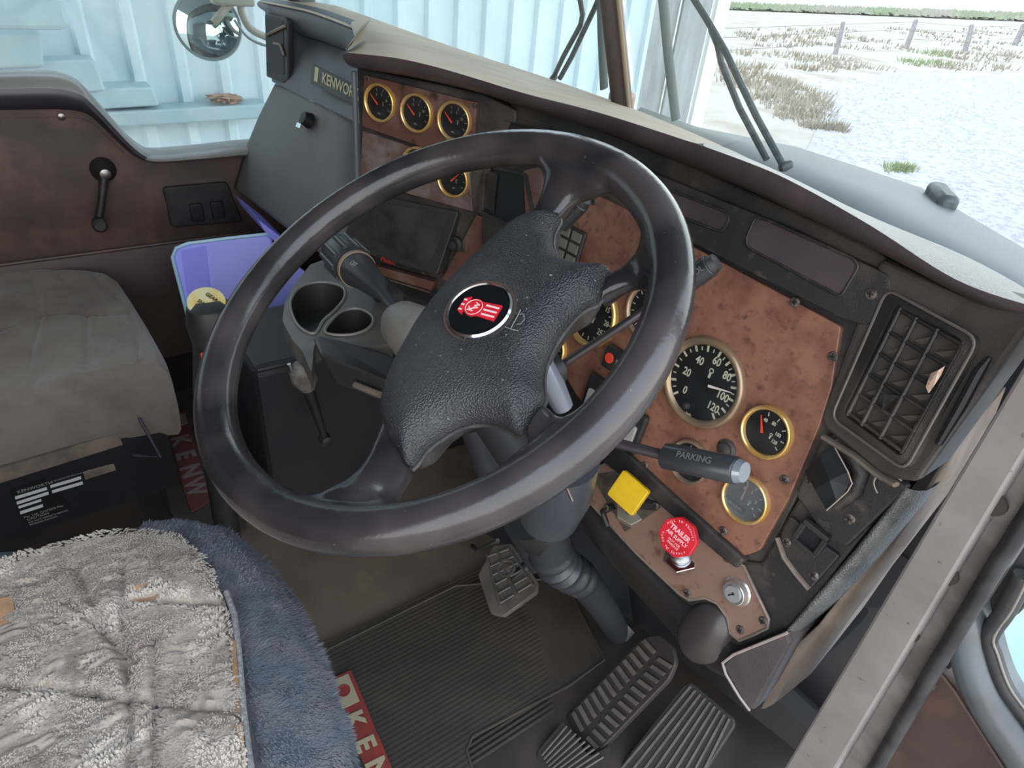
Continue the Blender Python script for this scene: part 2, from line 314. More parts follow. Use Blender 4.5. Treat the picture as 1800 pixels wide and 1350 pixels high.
# ---- shed wall
WX = -2.62
def shedwall():
    root = thing('wall_shed', None, None, (WX, 0, GROUND), kind='structure')
    pitch = .19
    y = -3.0; k = 0
    while y < 3.7:
        def sh(mb):
            prof = [(0, 0), (.035, .0), (.05, .03), (.085, .03), (.1, 0), (.19, 0)]
            rows = [[Vector((WX+dx, y+dy*pitch/.19, z)) for dy, dx in prof] for z in (GROUND, 2.2)]
            mb.grid(rows)
        mk('sheet_rib', sh, sheet, root, smooth=False, solid=.002); y += pitch; k += 1
    def endp(mb):
        for a, b, dx in ((3.7, 4.0, .0), (4.0, 4.3, .035)): mb.box((WX+dx, (a+b)/2, .5), .02, b-a, 3.4)
    mk('end_sheet', endp, sheetd, root, smooth=False)
    mk('corner_flashing', lambda m: (m.box((WX+.03, 4.39, .5), .09, .14, 3.4)), mat('white_flashing', (.85, .88, .88), .4), root, smooth=False)
    mk('unseen_roof_sheet', lambda m: m.box((-.6, .6, 3.4), 4.2, 8.2, .06), sheetd, root, smooth=False)  # unseen roof added to cut blue top light, kept narrow to admit sky
shedwall()
sx = AX(0, WX+.16)
def board(name, pxs, label, cat, m, dx=.05, group=None, X=WX+.16, bev=.01):
    P = [at(x, y, (1, 0, 0), X) for x, y in pxs]
    return mk(name, lambda mb: mb.hull(P, [p+Vector((-dx, 0, 0)) for p in P]), m, smooth=False, bevel=bev, label=label, cat=cat, group=group)
board('wall_rail', [(90, 203), (470, 182), (470, 208), (100, 232)], 'long pale blue horizontal rail fixed low on the shed wall', 'rail', railm, .14)
board('wooden_plank', [(150, 158), (268, 152), (282, 186), (158, 194)], 'pale stepped plank on the wall rail, lowest and rightmost of the stack', 'plank', paintw, .2, 'stacked pale planks')
board('wooden_plank', [(-20, 110), (166, 104), (186, 160), (120, 165), (-20, 140)], 'pale plank with rusty end, middle of the stack by the shed wall', 'plank', paintw, .13, 'stacked pale planks', WX+.2)
board('wooden_plank', [(-20, 60), (72, 58), (78, 118), (-20, 122)], 'short pale blue plank under the white panel at upper left', 'plank', railm, .2, 'stacked pale planks', WX+.24)
board('steel_panel', [(-20, -30), (106, -30), (122, 44), (112, 54), (-20, 52)], 'pale rounded steel panel with rusty corner at the upper left corner', 'panel', paintw, .05, None, WX+.3, .02)
def leaves(mb):
    rnd = random.Random(4)
    for i in range(120):
        p = sx(rnd.uniform(375, 425), 182)+Vector((rnd.uniform(-.1, 0), 0, .005+rnd.random()*.02)); a = rnd.random()*6.28
        d = Vector((math.cos(a), math.sin(a), rnd.uniform(-.3, .3)))*.03; e = Vector((-math.sin(a), math.cos(a), rnd.random()))*.008
        mb.add([p-d, p+e, p+d, p-e], [(0, 1, 2, 3)])
mk('dead_leaves', leaves, mat('dead_leaf', (.45, .3, .2), .9), kind='stuff', smooth=False, label='small pile of dead leaves on the pale shed wall rail', cat='leaves')
# ---- outside cowl in front of the windscreen
def cowlf(mb):
    z0 = .84
    outer = [at(x, y, (0, 0, 1), z0) for x, y in [(1140, 195), (1240, 228), (1400, 258), (1500, 290), (1620, 330), (1720, 390), (1800, 436), (1900, 500)]]
    inner = [Vector((x, yw(x)-.02, .88)) for x in (.0, .14, .3, .45, .6, .72, .85, .98)]
    mid = [a.lerp(b, .5)+Vector((0, 0, .015)) for a, b in zip(inner, outer)]
    mb.grid([inner, mid, outer, [p+Vector((.0, .03, -.06)) for p in outer]])
cw = mk('truck_cowl', cowlf, cowl, label='pale grey painted cowl outside below the right windscreen', cat='cowl', solid=.004)
def cowll(mb):
    inner = [Vector((x, yw(x)-.02, .86)) for x in (-.95, -.6, -.3, 0)]
    outer = [p+Vector((0, .28, -.02)) for p in inner]
    mb.grid([inner, outer, [p+Vector((0, .03, -.06)) for p in outer]])
mk('left_cowl', cowll, mat('white_cowl', (.6, .66, .67), .4, c2=(.5, .57, .58), sc=8), cw, solid=.004)
mk('black_corner_cap', lambda m: m.box(at(1655, 346, (0, 0, 1), .85), .11, .035, .03, (Vector((.6, -.8, 0)), Vector((.8, .6, 0)), Vector((0, 0, 1)))), rubg, cw, bevel=.01)
mk('wiper_motor_bracket', lambda m: (m.box(LG.at(1092, 180, -.1), .05, .05, .05)), mat('bracket_tan', (.35, .3, .22), .6), cw, bevel=.01)
# ---- wipers
def wiper(FR, arms, blade, label):
    root = thing('wiper', label, 'wiper', FR.at(*arms[0][0], -.02)+Vector((0, 0, -.02)))
    for P in arms: mk('wiper_arm', lambda m: m.tube([FR.at(x, y, -.03) for x, y in P], .0055, 8), rubg, root)
    mk('wiper_blade', lambda m: (m.tube([FR.at(x, y, -.018) for x, y in blade], .012, 8, flat=.45)), mat('blade_green_grey', (.09, .11, .1), .5), root)
    mk('wiper_pivot', lambda m: m.lathe(Frame(FR.at(*arms[0][0], -.03), FR.n), [(.006, -.012), (.008, 0), (.006, .006)], 12), rubg, root)
wiper(LG, [[(972, 138), (990, 100), (1020, 45), (1024, 25), (1018, -10)], [(984, 138), (1005, 100), (1045, 15), (1060, -20)]], [(1056, -40), (1058, 60), (1062, 155)], 'thin dark wiper with double arm outside the left windscreen pane')
wiper(RG, [[(1378, 293), (1330, 205), (1275, 90), (1240, 30), (1208, -20)], [(1348, 280), (1300, 190), (1268, 110), (1262, 80), (1250, 50)]], [(1162, -40), (1175, 100), (1188, 210)], 'thick dark wiper with double arm outside the right windscreen pane')
# ---- round mirror outside the left window
def roundmirror():
    M0 = at(365, 45, (1, 0, 0), -1.35)
    n = (Vector((.9, -.35, .25))).normalized()
    root = thing('mirror', 'round convex mirror on a curved pale arm outside the left window', 'mirror', M0)
    fr = Frame(M0, n)
    a = .098; 
    mk('mirror_glass', lambda m: m.lathe(fr, [(0.0001, .03), (a*.35, .026), (a*.7, .015), (a*.93, 0)], 40), mirror, root)
    mk('mirror_housing', lambda m: m.lathe(fr, [(a*.93, .001), (a, .004), (a*1.01, -.006), (a*.8, -.03), (.02, -.05)], 40), mat('mirror_housing_grey', (.3, .35, .36), .3), root)
    P = [at(x, y, (1, 0, 0), -1.25) for x, y in [(375, 40), (418, -5), (425, 22), (440, 50), (470, 66), (510, 80)]]
    mk('mirror_arm', lambda m: m.tube(smooth2(P, 5, False), .011, 10), mat('arm_tan', (.42, .4, .32), .5), root)
    P2 = [at(x, y, (1, 0, 0), -1.2) for x, y in [(412, 35), (430, 60), (450, 74), (480, 84)]]
    mk('mirror_brace', lambda m: m.tube(smooth2(P2, 5, False), .004, 8), mat('arm_grey', (.3, .36, .36), .5), root)
    mk('mirror_bracket', lambda m: m.box(at(408, -4, (1, 0, 0), -1.25), .05, .12, .04), mat('arm_tan', (.42, .4, .32), .5), root, bevel=.008)
roundmirror()
# ================================================================ CAB SHELL
mk('floor', lambda m: m.box((0, .1, -.02), 1.98, 2.2, .04), floorm, kind='structure', smooth=False, loc=(0, 0, 0))
mk('wall_back', lambda m: m.box((0, -.95, .9), 1.98, .04, 1.8), vinylb, kind='structure', smooth=False)
mk('ceiling', lambda m: m.box((0, -.1, 1.82), 1.98, 1.75, .04), mat('headliner', (.13, .12, .11), .9), kind='structure', smooth=False)
def firewall(mb):
    mb.grid([[Vector((x, .98, 0)) for x in (-.98, .98)], [Vector((x, 1.0, .5)) for x in (-.98, .98)], [Vector((x, 1.0, .86)) for x in (-.98, .98)]])
    mb.box((0, .9, .06), 1.9, .03, .3, (Vector((1, 0, 0)), Vector((0, .7, .7)), Vector((0, -.7, .7))))
mk('wall_front', firewall, navy, kind='structure', smooth=False, solid=.01)
def silline():
    return [(-120, 128), (0, 130), (60, 129), (105, 132), (138, 145), (165, 172), (200, 212), (228, 243), (252, 262), (275, 268), (350, 262), (455, 251), (520, 246)]
def low_line():
    return [(-120, 192), (0, 191), (60, 190), (105, 190), (140, 194), (162, 205), (190, 232), (215, 256), (240, 275), (272, 283), (345, 279), (440, 272), (520, 266)]
DX = XL
def leftdoor():
    top = [at(x, y, (1, 0, 0), DX) for x, y in silline()]; low = [at(x, y, (1, 0, 0), DX) for x, y in low_line()]
    top[-1].y = .98; low[-1].y = .98
    def sm_(L_): q = smooth2(L_, 4, False); return [Vector((q[0].x, -.95, q[0].z))]+q
    root = thing('door_1', None, None, (DX, 0, 0), kind='structure')
    # moulding: rounded ledge between glass and vinyl
    rows = []
    for a, b in zip(sm_(top), sm_(low)):
        r = []
        for t, dx in ((0, -.05), (.0, .012), (.12, .028), (.35, .04), (.6, .04), (.85, .03), (1.0, .012), (1.03, -.02)):
            p = a.lerp(b, t); p.x = DX+dx; r.append(p)
        rows.append(r)
    mb = MB()
    mb.grid(rows)
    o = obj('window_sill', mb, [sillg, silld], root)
    for p in o.data.polygons:
        pass
    # darker strip laid over the lower half of the moulding at the left
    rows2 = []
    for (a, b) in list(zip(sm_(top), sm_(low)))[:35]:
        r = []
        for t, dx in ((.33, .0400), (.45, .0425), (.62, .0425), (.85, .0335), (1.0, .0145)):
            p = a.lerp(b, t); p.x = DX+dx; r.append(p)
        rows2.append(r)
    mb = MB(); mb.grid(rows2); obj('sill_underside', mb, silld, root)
    # vinyl panel
    lowp = [Vector((DX+.01, p.y, p.z)) for p in sm_(low)]
    rows = [[Vector((DX+.01, p.y, p.z)) for p in lowp]]
    for t in (.25, .5, .75, 1): rows.append([Vector((DX+.01+(.012 if t in (.5,) else 0), p.y, p.z*(1-t)+.375*t)) for p in lowp])
    mb = MB(); mb.grid(rows); obj('door_panel', mb, vinylb, root)
    rows = [[Vector((DX+.012, p.y, .372)) for p in lowp], [Vector((DX+.02, p.y, .36)) for p in lowp], [Vector((DX+.012, p.y, .2)) for p in lowp], [Vector((DX+.012, p.y, 0)) for p in lowp]]
    mb = MB(); mb.grid(rows); obj('lower_door_panel', mb, mat('dark_brown_vinyl', (.05, .032, .028), .55, c2=(.075, .05, .042), sc=5), root)
    st = [p+Vector((.003, 0, -.018)) for p in lowp if p.y < .2]
    mk('stitching', lambda m: [m.tube([st[i], st[i].lerp(st[i+1], .6)], .0012, 5) for i in range(len(st)-1)], mat('stitch', (.12, .075, .06), .7), root)
    mk('seam_cord', lambda m: m.tube([Vector((DX+.02, y, .374)) for y in (-.9, 0, .6)], .005, 8), vinylb, root)
    # crank
    P0 = at(182, 300, (1, 0, 0), DX+.03); P1 = at(172, 388, (1, 0, 0), DX+.05)
    cr = mk('window_crank', lambda m: (m.lathe(Frame(P0, (1, 0, 0)), [(.03, -.02), (.03, -.005), (.02, .01), (.012, .02)], 24), m.tube([P0+Vector((.02, 0, 0)), P0.lerp(P1, .5)+Vector((.022, 0, 0)), P1+Vector((.01, 0, 0))], [.0125, .009, .011], 10)), plasd, root)
    mk('crank_knob', lambda m: m.lathe(Frame(P1+Vector((.01, 0, 0)), (1, 0, 0)), [(.008, 0), (.017, .008), (.018, .03), (.012, .036)], 20), plas, cr)
    mk('crank_cap', lambda m: m.lathe(Frame(P0+Vector((.03, 0, 0)), (1, 0, 0)), [(.013, 0), (.0125, .005), (.006, .007)], 16), steel, cr)
    s_ = at(108, 205, (1, 0, 0), DX+.012)
    mk('screw', lambda m: m.lathe(Frame(s_, (1, 0, 0)), [(.009, 0), (.008, .003), (.003, .005)], 14), steel, root)
    # recessed switch pocket
    fr = Frame(at(345, 362, (1, 0, 0), DX+.012), (1, 0, 0))
    pol = rpoly(fr.pxs([(284, 328), (300, 398), (425, 388), (398, 318)][::-1]), .012)
    pk = mk('switch_pocket', lambda m: m.prism(fr, pol, -.004, .012), plasd, root, bevel=.004)
    for cx, cy in ((345, 372), (382, 368)):
        a, b = fr.px(cx, cy, .01); mk('rocker_switch', lambda m: m.fbox(fr, a, b, .034, .05, .008, .02), black, pk, bevel=.003)
leftdoor()
wg = mk('window_1', lambda m: m.box((DX-.02, .05, .95), .004, 1.9, .9), glass, kind='structure', smooth=False)
mk('trim_1', lambda m: (m.box((DX, .0, 1.6), .05, 1.95, .4), m.box((DX, -.9, 1.1), .05, .12, 1.2)), vinylb, kind='structure', smooth=False)
# windscreen
for nm, FR, sgn in (('window_2', LG, -1), ('window_3', RG, 1)):
    b0 = Vector((sgn*.02, yw(.02), .86)); b1 = Vector((sgn*.97, yw(.97), .86)); k = Vector((0, -.4, 1))*.95
    mk(nm, lambda m: m.hull([b0, b1, b1+k, b0+k], [p+FR.n*-.004 for p in (b0, b1, b1+k, b0+k)]), glass, kind='structure', smooth=False)
CP = lambda x, y, dy=0: Vector((0, 1.06, 0))
def pillar(mb):
    b = Vector((0, 1.06, .84)); k = Vector((0, -.4, 1)); t = b+k*1.0
    mb.tube([b, b.lerp(t, .5), t], [.024, .023, .022], 16, flat=.8)
mk('trim_2', pillar, mat('brown_pillar_rubber', (.07, .052, .048), .4, c2=(.09, .065, .06), sc=20), kind='structure')
mk('trim_3', lambda m: m.tube([Vector((.026, 1.055, .84)), Vector((.026, .655, 1.84))], .004, 8), mat('tan_bead', (.35, .27, .17), .5), kind='structure')
mk('trim_4', lambda m: (m.tube([Vector((XR, .76, .86)), Vector((XR, .40, 1.8))], .035, 12), m.tube([Vector((-.97, .76, .86)), Vector((-.97, .40, 1.8))], .035, 12)), seal, kind='structure')
# ================================================================ DASHBOARD
DB = thing('dashboard', 'worn black and brown dashboard with brass gauges, crash pad and glovebox', 'dashboard', (.3, .6, .4))
def solve_z(x, y, sil):
    def syy(px):
        for i in range(len(sil)-1):
            if px <= sil[i+1][0] or i == len(sil)-2:
                (x0, y0), (x1, y1) = sil[i], sil[i+1]; return y0+(y1-y0)*(px-x0)/(x1-x0)
    lo, hi = .6, 1.2
    for _ in range(40):
        m = (lo+hi)/2; a, b = proj((x, y, m))
        if b > syy(a): lo = m
        else: hi = m
    return (lo+hi)/2
SIL = [(563, 0), (650, 30), (750, 67), (950, 133), (1050, 167), (1125, 195), (1210, 230), (1300, 270), (1400, 320), (1533, 382), (1620, 412), (1700, 448), (1800, 508)]
Cc = [((620, 123), 's'), ((700, 136), 's'), ((770, 150), 's'), ((843, 168), 's'), ((930, 196), 'f'), ((1050, 233), 'f'), ((1200, 293), 'f'), ((1300, 335), 'f'), ((1390, 377), 'f'), ((1533, 445), 'f'), ((1680, 520), 'f'), ((1820, 585), 'f')]
Bb = [(603, 92), (690, 101), (760, 116), (833, 137), (925, 165), (1050, 197), (1200, 245), (1300, 280), (1390, 318), (1533, 398), (1680, 492), (1820, 540)]
WXs = [-.97, -.72, -.5, -.3, -.1, .1, .3, .42, .52, .68, .82, .96]
def dashpad():
    rows = []
    for (c, k), b, wx in zip(Cc, Bb, WXs):
        n, d = (SN, SD) if k == 's' else (FN, FD)
        C0 = at(*c, n, d+.02); B0 = at(*b, n, d+.045 if k == 's' else d+.04); z = min(solve_z(wx, yw(wx), SIL), .985)
        W0 = Vector((wx, yw(wx), z))
        In = C0-n*.05+Vector((0, 0, .004)); mid = C0.lerp(B0, .5)+n*.010
        if k == 'f' and .35 < wx < .75: W0.z = min(W0.z, .915)
        T1 = B0.lerp(W0, .18)+Vector((0, 0, .004)); T2 = B0.lerp(W0, .55)+Vector((0, 0, .002))
        if not rows:
            T1 = AX(1, .60)(631, 68); T2 = AX(1, .70)(612, 45); W0 = Vector((-.8, yw(-.8), min(.99, solve_z(-.8, yw(-.8), SIL))))
        rows.append([In, C0, mid, B0, T1, T2, W0])
    fac, top = MB(), MB()
    sm = [smooth2([r[i] for r in rows], 4, False) for i in range(7)]
    fac.grid([sm[0], sm[1], sm[2], sm[3]])
    k_ = 25
    top.grid([r[:k_+1] for r in sm[3:7]])
    t2 = MB(); t2.grid([r[k_:] for r in sm[3:7]]); obj('crash_pad_top', t2, mat('glossy_black_pad_top', (.075, .068, .068), .3, c2=(.1, .09, .085), sc=6, bump=.6, bsc=420, bkind='voronoi'), DB, sub=1)
    obj('crash_pad_face', fac, padface, DB, sub=1)
    o = obj('crash_pad_top', top, padtop, DB, sub=1)
    return rows
rows = dashpad()
# main fascia body (driver)
def fpx(L, c=0): return F.pxs(L, c)
fas = [(850, 160), (930, 185), (1050, 225), (1200, 285), (1390, 370), (1533, 438), (1590, 480), (1560, 560), (1530, 640), (1470, 760), (1400, 870), (1330, 1010), (1330, 1080), (1200, 1000), (1050, 850), (985, 740), (900, 600), (840, 420)]
mk('fascia', lambda m: m.prism(F, fpx(fas)[::-1], -.06, -.006), plas, DB, smooth=False, bevel=.003)
# brown instrument panel
ip = [(1000, 320), (1110, 372), (1200, 424), (1478, 574), (1462, 680), (1440, 750), (1385, 880), (1335, 968), (1305, 978), (1262, 955), (1150, 850), (1075, 778), (1010, 690), (960, 600), (955, 420)]
IP = mk('instrument_panel', lambda m: m.prism(F, rpoly(fpx(ip)[::-1], [.004]*15, 3), -.008, 0), brown, DB, smooth=False, bevel=.0012)
# dividing ridge
rid = [(1040, 772), (1075, 770), (1180, 868), (1292, 968), (1310, 985), (1295, 1000), (1262, 975), (1150, 880), (1045, 800)]
mk('panel_ridge', lambda m: m.prism(F, fpx(rid, .006)[::-1], -.01, .008), plas, DB, smooth=False, bevel=.004, seg=3)
# lower knob panel
kp = [(1035, 880), (1120, 972), (1195, 1043), (1212, 1054), (1240, 1050), (1262, 1060), (1280, 1085), (1285, 1112), (1300, 1125), (1325, 1115), (1350, 1103), (1352, 1088), (1330, 1042), (1308, 995), (1268, 972), (1150, 878), (1065, 815), (1020, 838)]
mk('knob_panel_base', lambda m: m.prism(F, fpx([(1005, 800), (1050, 790), (1300, 985), (1335, 990), (1400, 880), (1470, 780), (1520, 800), (1590, 850), (1385, 1112), (1275, 1160), (1200, 1100), (1100, 1000), (1010, 905)])[::-1], -.05, -.001), plas, DB, smooth=False, bevel=.004)
mk('knob_panel', lambda m: m.prism(F, fpx(kp, .002)[::-1], -.002, .004), brown3, DB, smooth=False, bevel=.001)
mk('knob_panel_rim', lambda m: m.tube([F.p(a, b, .003) for a, b in fpx(kp, .002)], .0022, 6, True), dirtytan, DB)
# lower black pad band below the knob panel
def lowpad(mb):
    T = [(1008, 850), (1030, 882), (1115, 975), (1190, 1047), (1225, 1070), (1262, 1100), (1285, 1130), (1320, 1135), (1385, 1112)]
    Bm = [(1000, 905), (1018, 930), (1090, 1020), (1160, 1100), (1200, 1145), (1240, 1185), (1272, 1200), (1300, 1215), (1335, 1250)]
    rws = []
    for (a, b) in zip(T, Bm):
        p = F.at(*a, .004); q = F.at(*b, -.03)
        rws.append([p-F.n*.02, p, p.lerp(q, .3)+F.n*.014, p.lerp(q, .65)+F.n*.012, q, q+Vector((0, .12, -.01)), q+Vector((0, .25, .02))])
    sm = [smooth2([r[i] for r in rws], 3, False) for i in range(7)]
    mb.grid(sm)
mk('lower_pad', lowpad, mat('lower_pad_vinyl', (.011, .011, .012), .33, c2=(.025, .022, .02), sc=8, bump=.2, bsc=500), DB, sub=1)
def bump_(mb):
    c = F.at(1240, 1112, -.004); fr = Frame(c, F.n, F.u, R(-10))
    rws = []
    for i in range(9):
        t = i/8*math.pi/2; rr = math.cos(t)
        rws.append([fr.p(.034*rr*math.cos(a), .05*rr*math.sin(a)-.008*(1-rr), 0.02*math.sin(t)) for a in [k*2*math.pi/28 for k in range(28)]])
    mb.grid(rws, True)
mk('knee_bulge', bump_, mat('knee_vinyl', (.04, .035, .034), .3, c2=(.065, .055, .052), sc=12), DB)
# corner end piece and side flap
def corner(mb):
    P = [F.at(1268, 1168, .012), F.at(1290, 1150, .014), F.at(1383, 1112, .012), F.at(1392, 1130, .004), F.at(1325, 1250, -.002), F.at(1312, 1246, 0)]
    mb.hull(P, [p+Vector((0, .08, .01)) for p in P])
mk('corner_pad', corner, mat('corner_vinyl', (.045, .037, .037), .42, c2=(.06, .05, .05), sc=10, bump=.4, bsc=400), DB, smooth=False, bevel=.004, seg=3)
mk('corner_edge', lambda m: m.tube([F.at(x, y, c) for x, y, c in [(1384, 1112, .014), (1290, 1150, .016), (1270, 1165, .014), (1276, 1185, .01), (1300, 1225, .004), (1318, 1249, 0)]], .0018, 6), mat('worn_edge', (.33, .27, .25), .5), DB)
# bolster edge, pebbled vinyl, and outer tan kick panel
BL = [(1596, 858), (1560, 905), (1500, 980), (1440, 1050), (1392, 1108)]
def bolster(mb):
    rws = []
    for i, (x, y) in enumerate(BL):
        P = F.at(x-8, y-6, .004); Q = F.at(x+[46, 44, 40, 32, 14][i], y+[5, 10, 14, 14, 8][i], -.02)
        rws.append([P-F.n*.02, P, P.lerp(Q, .3)+F.n*.012, P.lerp(Q, .65)+F.n*.012, Q, Q+Vector((-.01, .07, 0))])
    mb.grid([smooth2([r[i] for r in rws], 4, False) for i in range(6)])
mk('bolster', bolster, bolst, DB, sub=1)
def kick(mb):
    A = [(1640, 850), (1600, 905), (1540, 980), (1480, 1050), (1440, 1100), (1395, 1140), (1338, 1246)]
    B_ = [(1690, 770), (1660, 850), (1600, 950), (1530, 1040), (1480, 1105), (1425, 1185), (1360, 1238)]
    a = [F.at(x, y, -.022) for x, y in A]; b = [F.at(x, y, -.05) for x, y in B_]
    mb.grid([a, [p.lerp(q, .5)+F.n*.006 for p, q in zip(a, b)], b, [p+Vector((-.02, .15, 0)) for p in b]])
mk('kick_panel', kick, dirtytan, DB, solid=.003)
# side connector panels under the vent
cpn = [(1400, 868), (1448, 770), (1470, 760), (1600, 856), (1490, 962), (1455, 950)]
mk('side_panel', lambda m: m.prism(F, rpoly(fpx(cpn, .0)[::-1], .006), -.01, .004), plas, DB, smooth=False, bevel=.003)
mk('tape_flap', lambda m: m.grid([[F.at(1414, 828, .010), F.at(1442, 805, .02), F.at(1463, 782, .014)], [F.at(1432, 860, .02), F.at(1458, 845, .03), F.at(1490, 830, .022)], [F.at(1452, 895, .008), F.at(1470, 880, .02), F.at(1498, 855, .012)]]), mat('black_tape', (.016, .018, .02), .4), DB, smooth=False, solid=.001)
mk('tape_edge', lambda m: m.tube([F.at(x, y, c) for x, y, c in [(1453, 897, .009), (1470, 882, .016), (1490, 864, .016), (1498, 850, .016), (1490, 828, .024), (1466, 784, .016)]], .0007, 5), mat('frayed_edge', (.42, .36, .3), .8), DB)
mk('socket_hood', lambda m: m.tube([F.at(x, y, .004) for x, y in [(1470, 775), (1500, 800), (1515, 830), (1505, 862), (1470, 890)]], [.008, .01, .009, .008, .006], 10), plas, DB)
mk('wire_strand', lambda m: m.tube(smooth2([F.at(x, y, c) for x, y, c in [(1542, 866, .004), (1536, 848, .012), (1546, 832, .014), (1562, 830, .012), (1585, 845, .004)]], 4, False), .0008, 5), mat('thread_tan', (.42, .36, .28), .7), DB)
cn = [(1375, 935), (1392, 905), (1455, 958), (1480, 975), (1428, 1035), (1415, 1028), (1380, 985)]
CN = mk('connector_panel', lambda m: m.prism(F, rpoly(fpx(cn, .0)[::-1], .004), -.01, .005), plas, DB, smooth=False, bevel=.002)
fc = Frame(F.at(1428, 945, .006), F.n, F.u, R(-4))
mk('connector_socket', lambda m: (m.fbox(fc, 0, .013, .03, .006, 0, .008), m.fbox(fc, 0, -.013, .03, .006, 0, .008), m.fbox(fc, -.013, 0, .006, .02, 0, .008), m.fbox(fc, .013, 0, .006, .02, 0, .008)), plasd, CN, smooth=False, bevel=.001)
mk('connector_slot', lambda m: m.fbox(fc, 0, 0, .02, .02, -.001, .001), black, CN, smooth=False)
mk('switch_bezel_edge', lambda m: m.tube([F.at(x, y, .006) for x, y in [(1366, 945), (1378, 980), (1400, 1010), (1422, 1036)]], .003, 6), dirtytan, DB)
def screw(fr, x, y, c=.002, r=.0055, parent=DB, m_=screwm):
    a, b = fr.px(x, y, c); f2 = fr.sub(a, b, c, R(random.uniform(0, 90)))
    o = mk('screw', lambda m: m.lathe(f2, [(r, -.001), (r, .0003), (r*.85, .0012), (r*.3, .0016)], 16), m_, parent)
    mk('cross_slot', lambda m: (m.fbox(f2, 0, 0, r*1.1, r*.26, .0012, .0019), m.fbox(f2, 0, 0, r*.26, r*1.1, .0012, .0019)), black, o, smooth=False)
for x, y in [(1397, 531), (1464, 627), (1379, 843), (1271, 933), (1044, 354), (1133, 818)]: screw(F, x, y, .0005)
for x, y in [(1208, 1043), (1301, 1107), (1341, 1092), (1277, 981)]: screw(F, x, y, .0045)
for x, y in [(1424, 843), (1493, 912), (1382, 953), (1430, 1011)]: screw(F, x, y, .0045, .006)
# upper switch housing with blanks
hs = [(1110, 288), (1200, 325), (1390, 402), (1500, 455), (1560, 482), (1567, 505), (1545, 555), (1522, 572), (1480, 560), (1420, 530), (1205, 420), (1120, 372)]
mk('switch_housing', lambda m: m.prism(F, rpoly(fpx(hs, .008)[::-1], [.004]*12), -.02, .008), plas, DB, smooth=False, bevel=.003, seg=3)
def blank(pts, nm='switch_blank'):
    pp = fpx(pts, .009)[::-1]
    o = mk(nm, lambda m: m.prism(F, rpoly(pp, .006), .006, .0085), padface, DB, smooth=False, bevel=.001)
    mk('blank_rim', lambda m: m.tube([F.p(a, b, .009) for a, b in rpoly(pp, .006)], .0016, 6, True), plas, o)
blank([(1180, 335), (1205, 345), (1276, 372), (1282, 385), (1268, 408), (1200, 382), (1180, 370)])
blank([(1328, 382), (1345, 385), (1500, 455), (1510, 468), (1478, 522), (1315, 435), (1312, 420)])
screw(F, 1531, 517, .0085)
# ---- right vent
vq = [(1555, 500), (1728, 590), (1735, 600), (1605, 845), (1575, 838), (1470, 752), (1458, 738)]
mk('dash_end_panel', lambda m: m.hull([F.at(1545, 455, .004), V.at(1690, 522, 0), V.at(1830, 560, 0), V.at(1800, 590, .0), V.at(1612, 850, .0), V.at(1550, 842, -.004), F.at(1450, 755, .003), F.at(1440, 735, .002)],
   [p+Vector((0, .06, 0)) for p in [F.at(1545, 455, .004), V.at(1690, 522, 0), V.at(1830, 560, 0), V.at(1800, 590, 0), V.at(1612, 850, 0), V.at(1550, 842, -.004), F.at(1450, 755, .003), F.at(1440, 735, .002)]]), mat('end_panel_plastic', (.06, .055, .05), .5, c2=(.08, .07, .06), sc=10, bump=.4, bsc=500), DB, smooth=False, bevel=.006, seg=3)
VF = Frame(V.at(1590, 668, .006), VN)
vo = rpoly(VF.pxs([(1560, 508), (1722, 596), (1592, 828), (1462, 735)])[::-1], .012)
vi = rpoly(VF.pxs([(1577, 532), (1700, 600), (1588, 806), (1482, 728)])[::-1], .008)
VT = mk('air_vent', lambda m: (m.grid([[VF.p(a, b, -.02) for a, b in vo], [VF.p(a, b, 0) for a, b in vo], [VF.p(a, b, .002) for a, b in vi], [VF.p(a, b, -.022) for a, b in vi]], True)), plas, DB, angle=25)
mk('vent_lip', lambda m: m.tube([VF.p(a, b, .001) for a, b in vo], .0014, 6, True), mat('worn_lip', (.13, .115, .1), .45), VT)
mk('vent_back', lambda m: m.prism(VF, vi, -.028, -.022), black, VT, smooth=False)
cq = VF.pxs([(1580, 545), (1690, 606), (1586, 795), (1490, 726)])
def bil(s_, t): 
    a, b, c, d = [Vector(q) for q in cq]; p = (a.lerp(b, s_)).lerp(d.lerp(c, s_), t); return p
for s_ in (.0, .28, .62, 1.0):
    mk('vent_rib', lambda m: m.tube([VF.p(*bil(s_, t), -.001) for t in (-.02, .5, 1.02)], .0022, 6), plas, VT)
for t in (.0, .2, .4, .6, .8, 1.0):
    mk('vent_crossbar', lambda m: m.tube([VF.p(*bil(s_, t), -.0015) for s_ in (0, 1)], .002, 6), plas, VT)
for i, t in enumerate((.02, .22, .42, .62, .82)):
    for j, s_ in enumerate((.02, .3, .64)):
        w = (.24, .3, .34)[j]
        P = [VF.p(*bil(s_+.03, t+.15), -.006), VF.p(*bil(s_+w*.95, t+.03), -.005), VF.p(*bil(s_+w*.95, t+.16), -.014), VF.p(*bil(s_+.1, t+.17), -.018)]
        mk('vent_vane', lambda m: m.hull(P, [p-VF.n*.0015 for p in P]), mat('vane_plastic', (.12, .105, .09), .5), VT, smooth=False)
mk('vent_ledge', lambda m: m.tube([V.at(x, y, .002) for x, y in [(1448, 768), (1500, 800), (1545, 836), (1575, 852)]], .0045, 8, flat=.6), dirtytan, DB)
mk('vent_tab', lambda m: m.hull([VF.p(*bil(.42, .66), .004), VF.p(*bil(.62, .6), .004), VF.p(*bil(.5, .78), .004)], [VF.p(*bil(.42, .66), -.004), VF.p(*bil(.62, .6), -.004), VF.p(*bil(.5, .78), -.004)]), steel, VT, smooth=False)
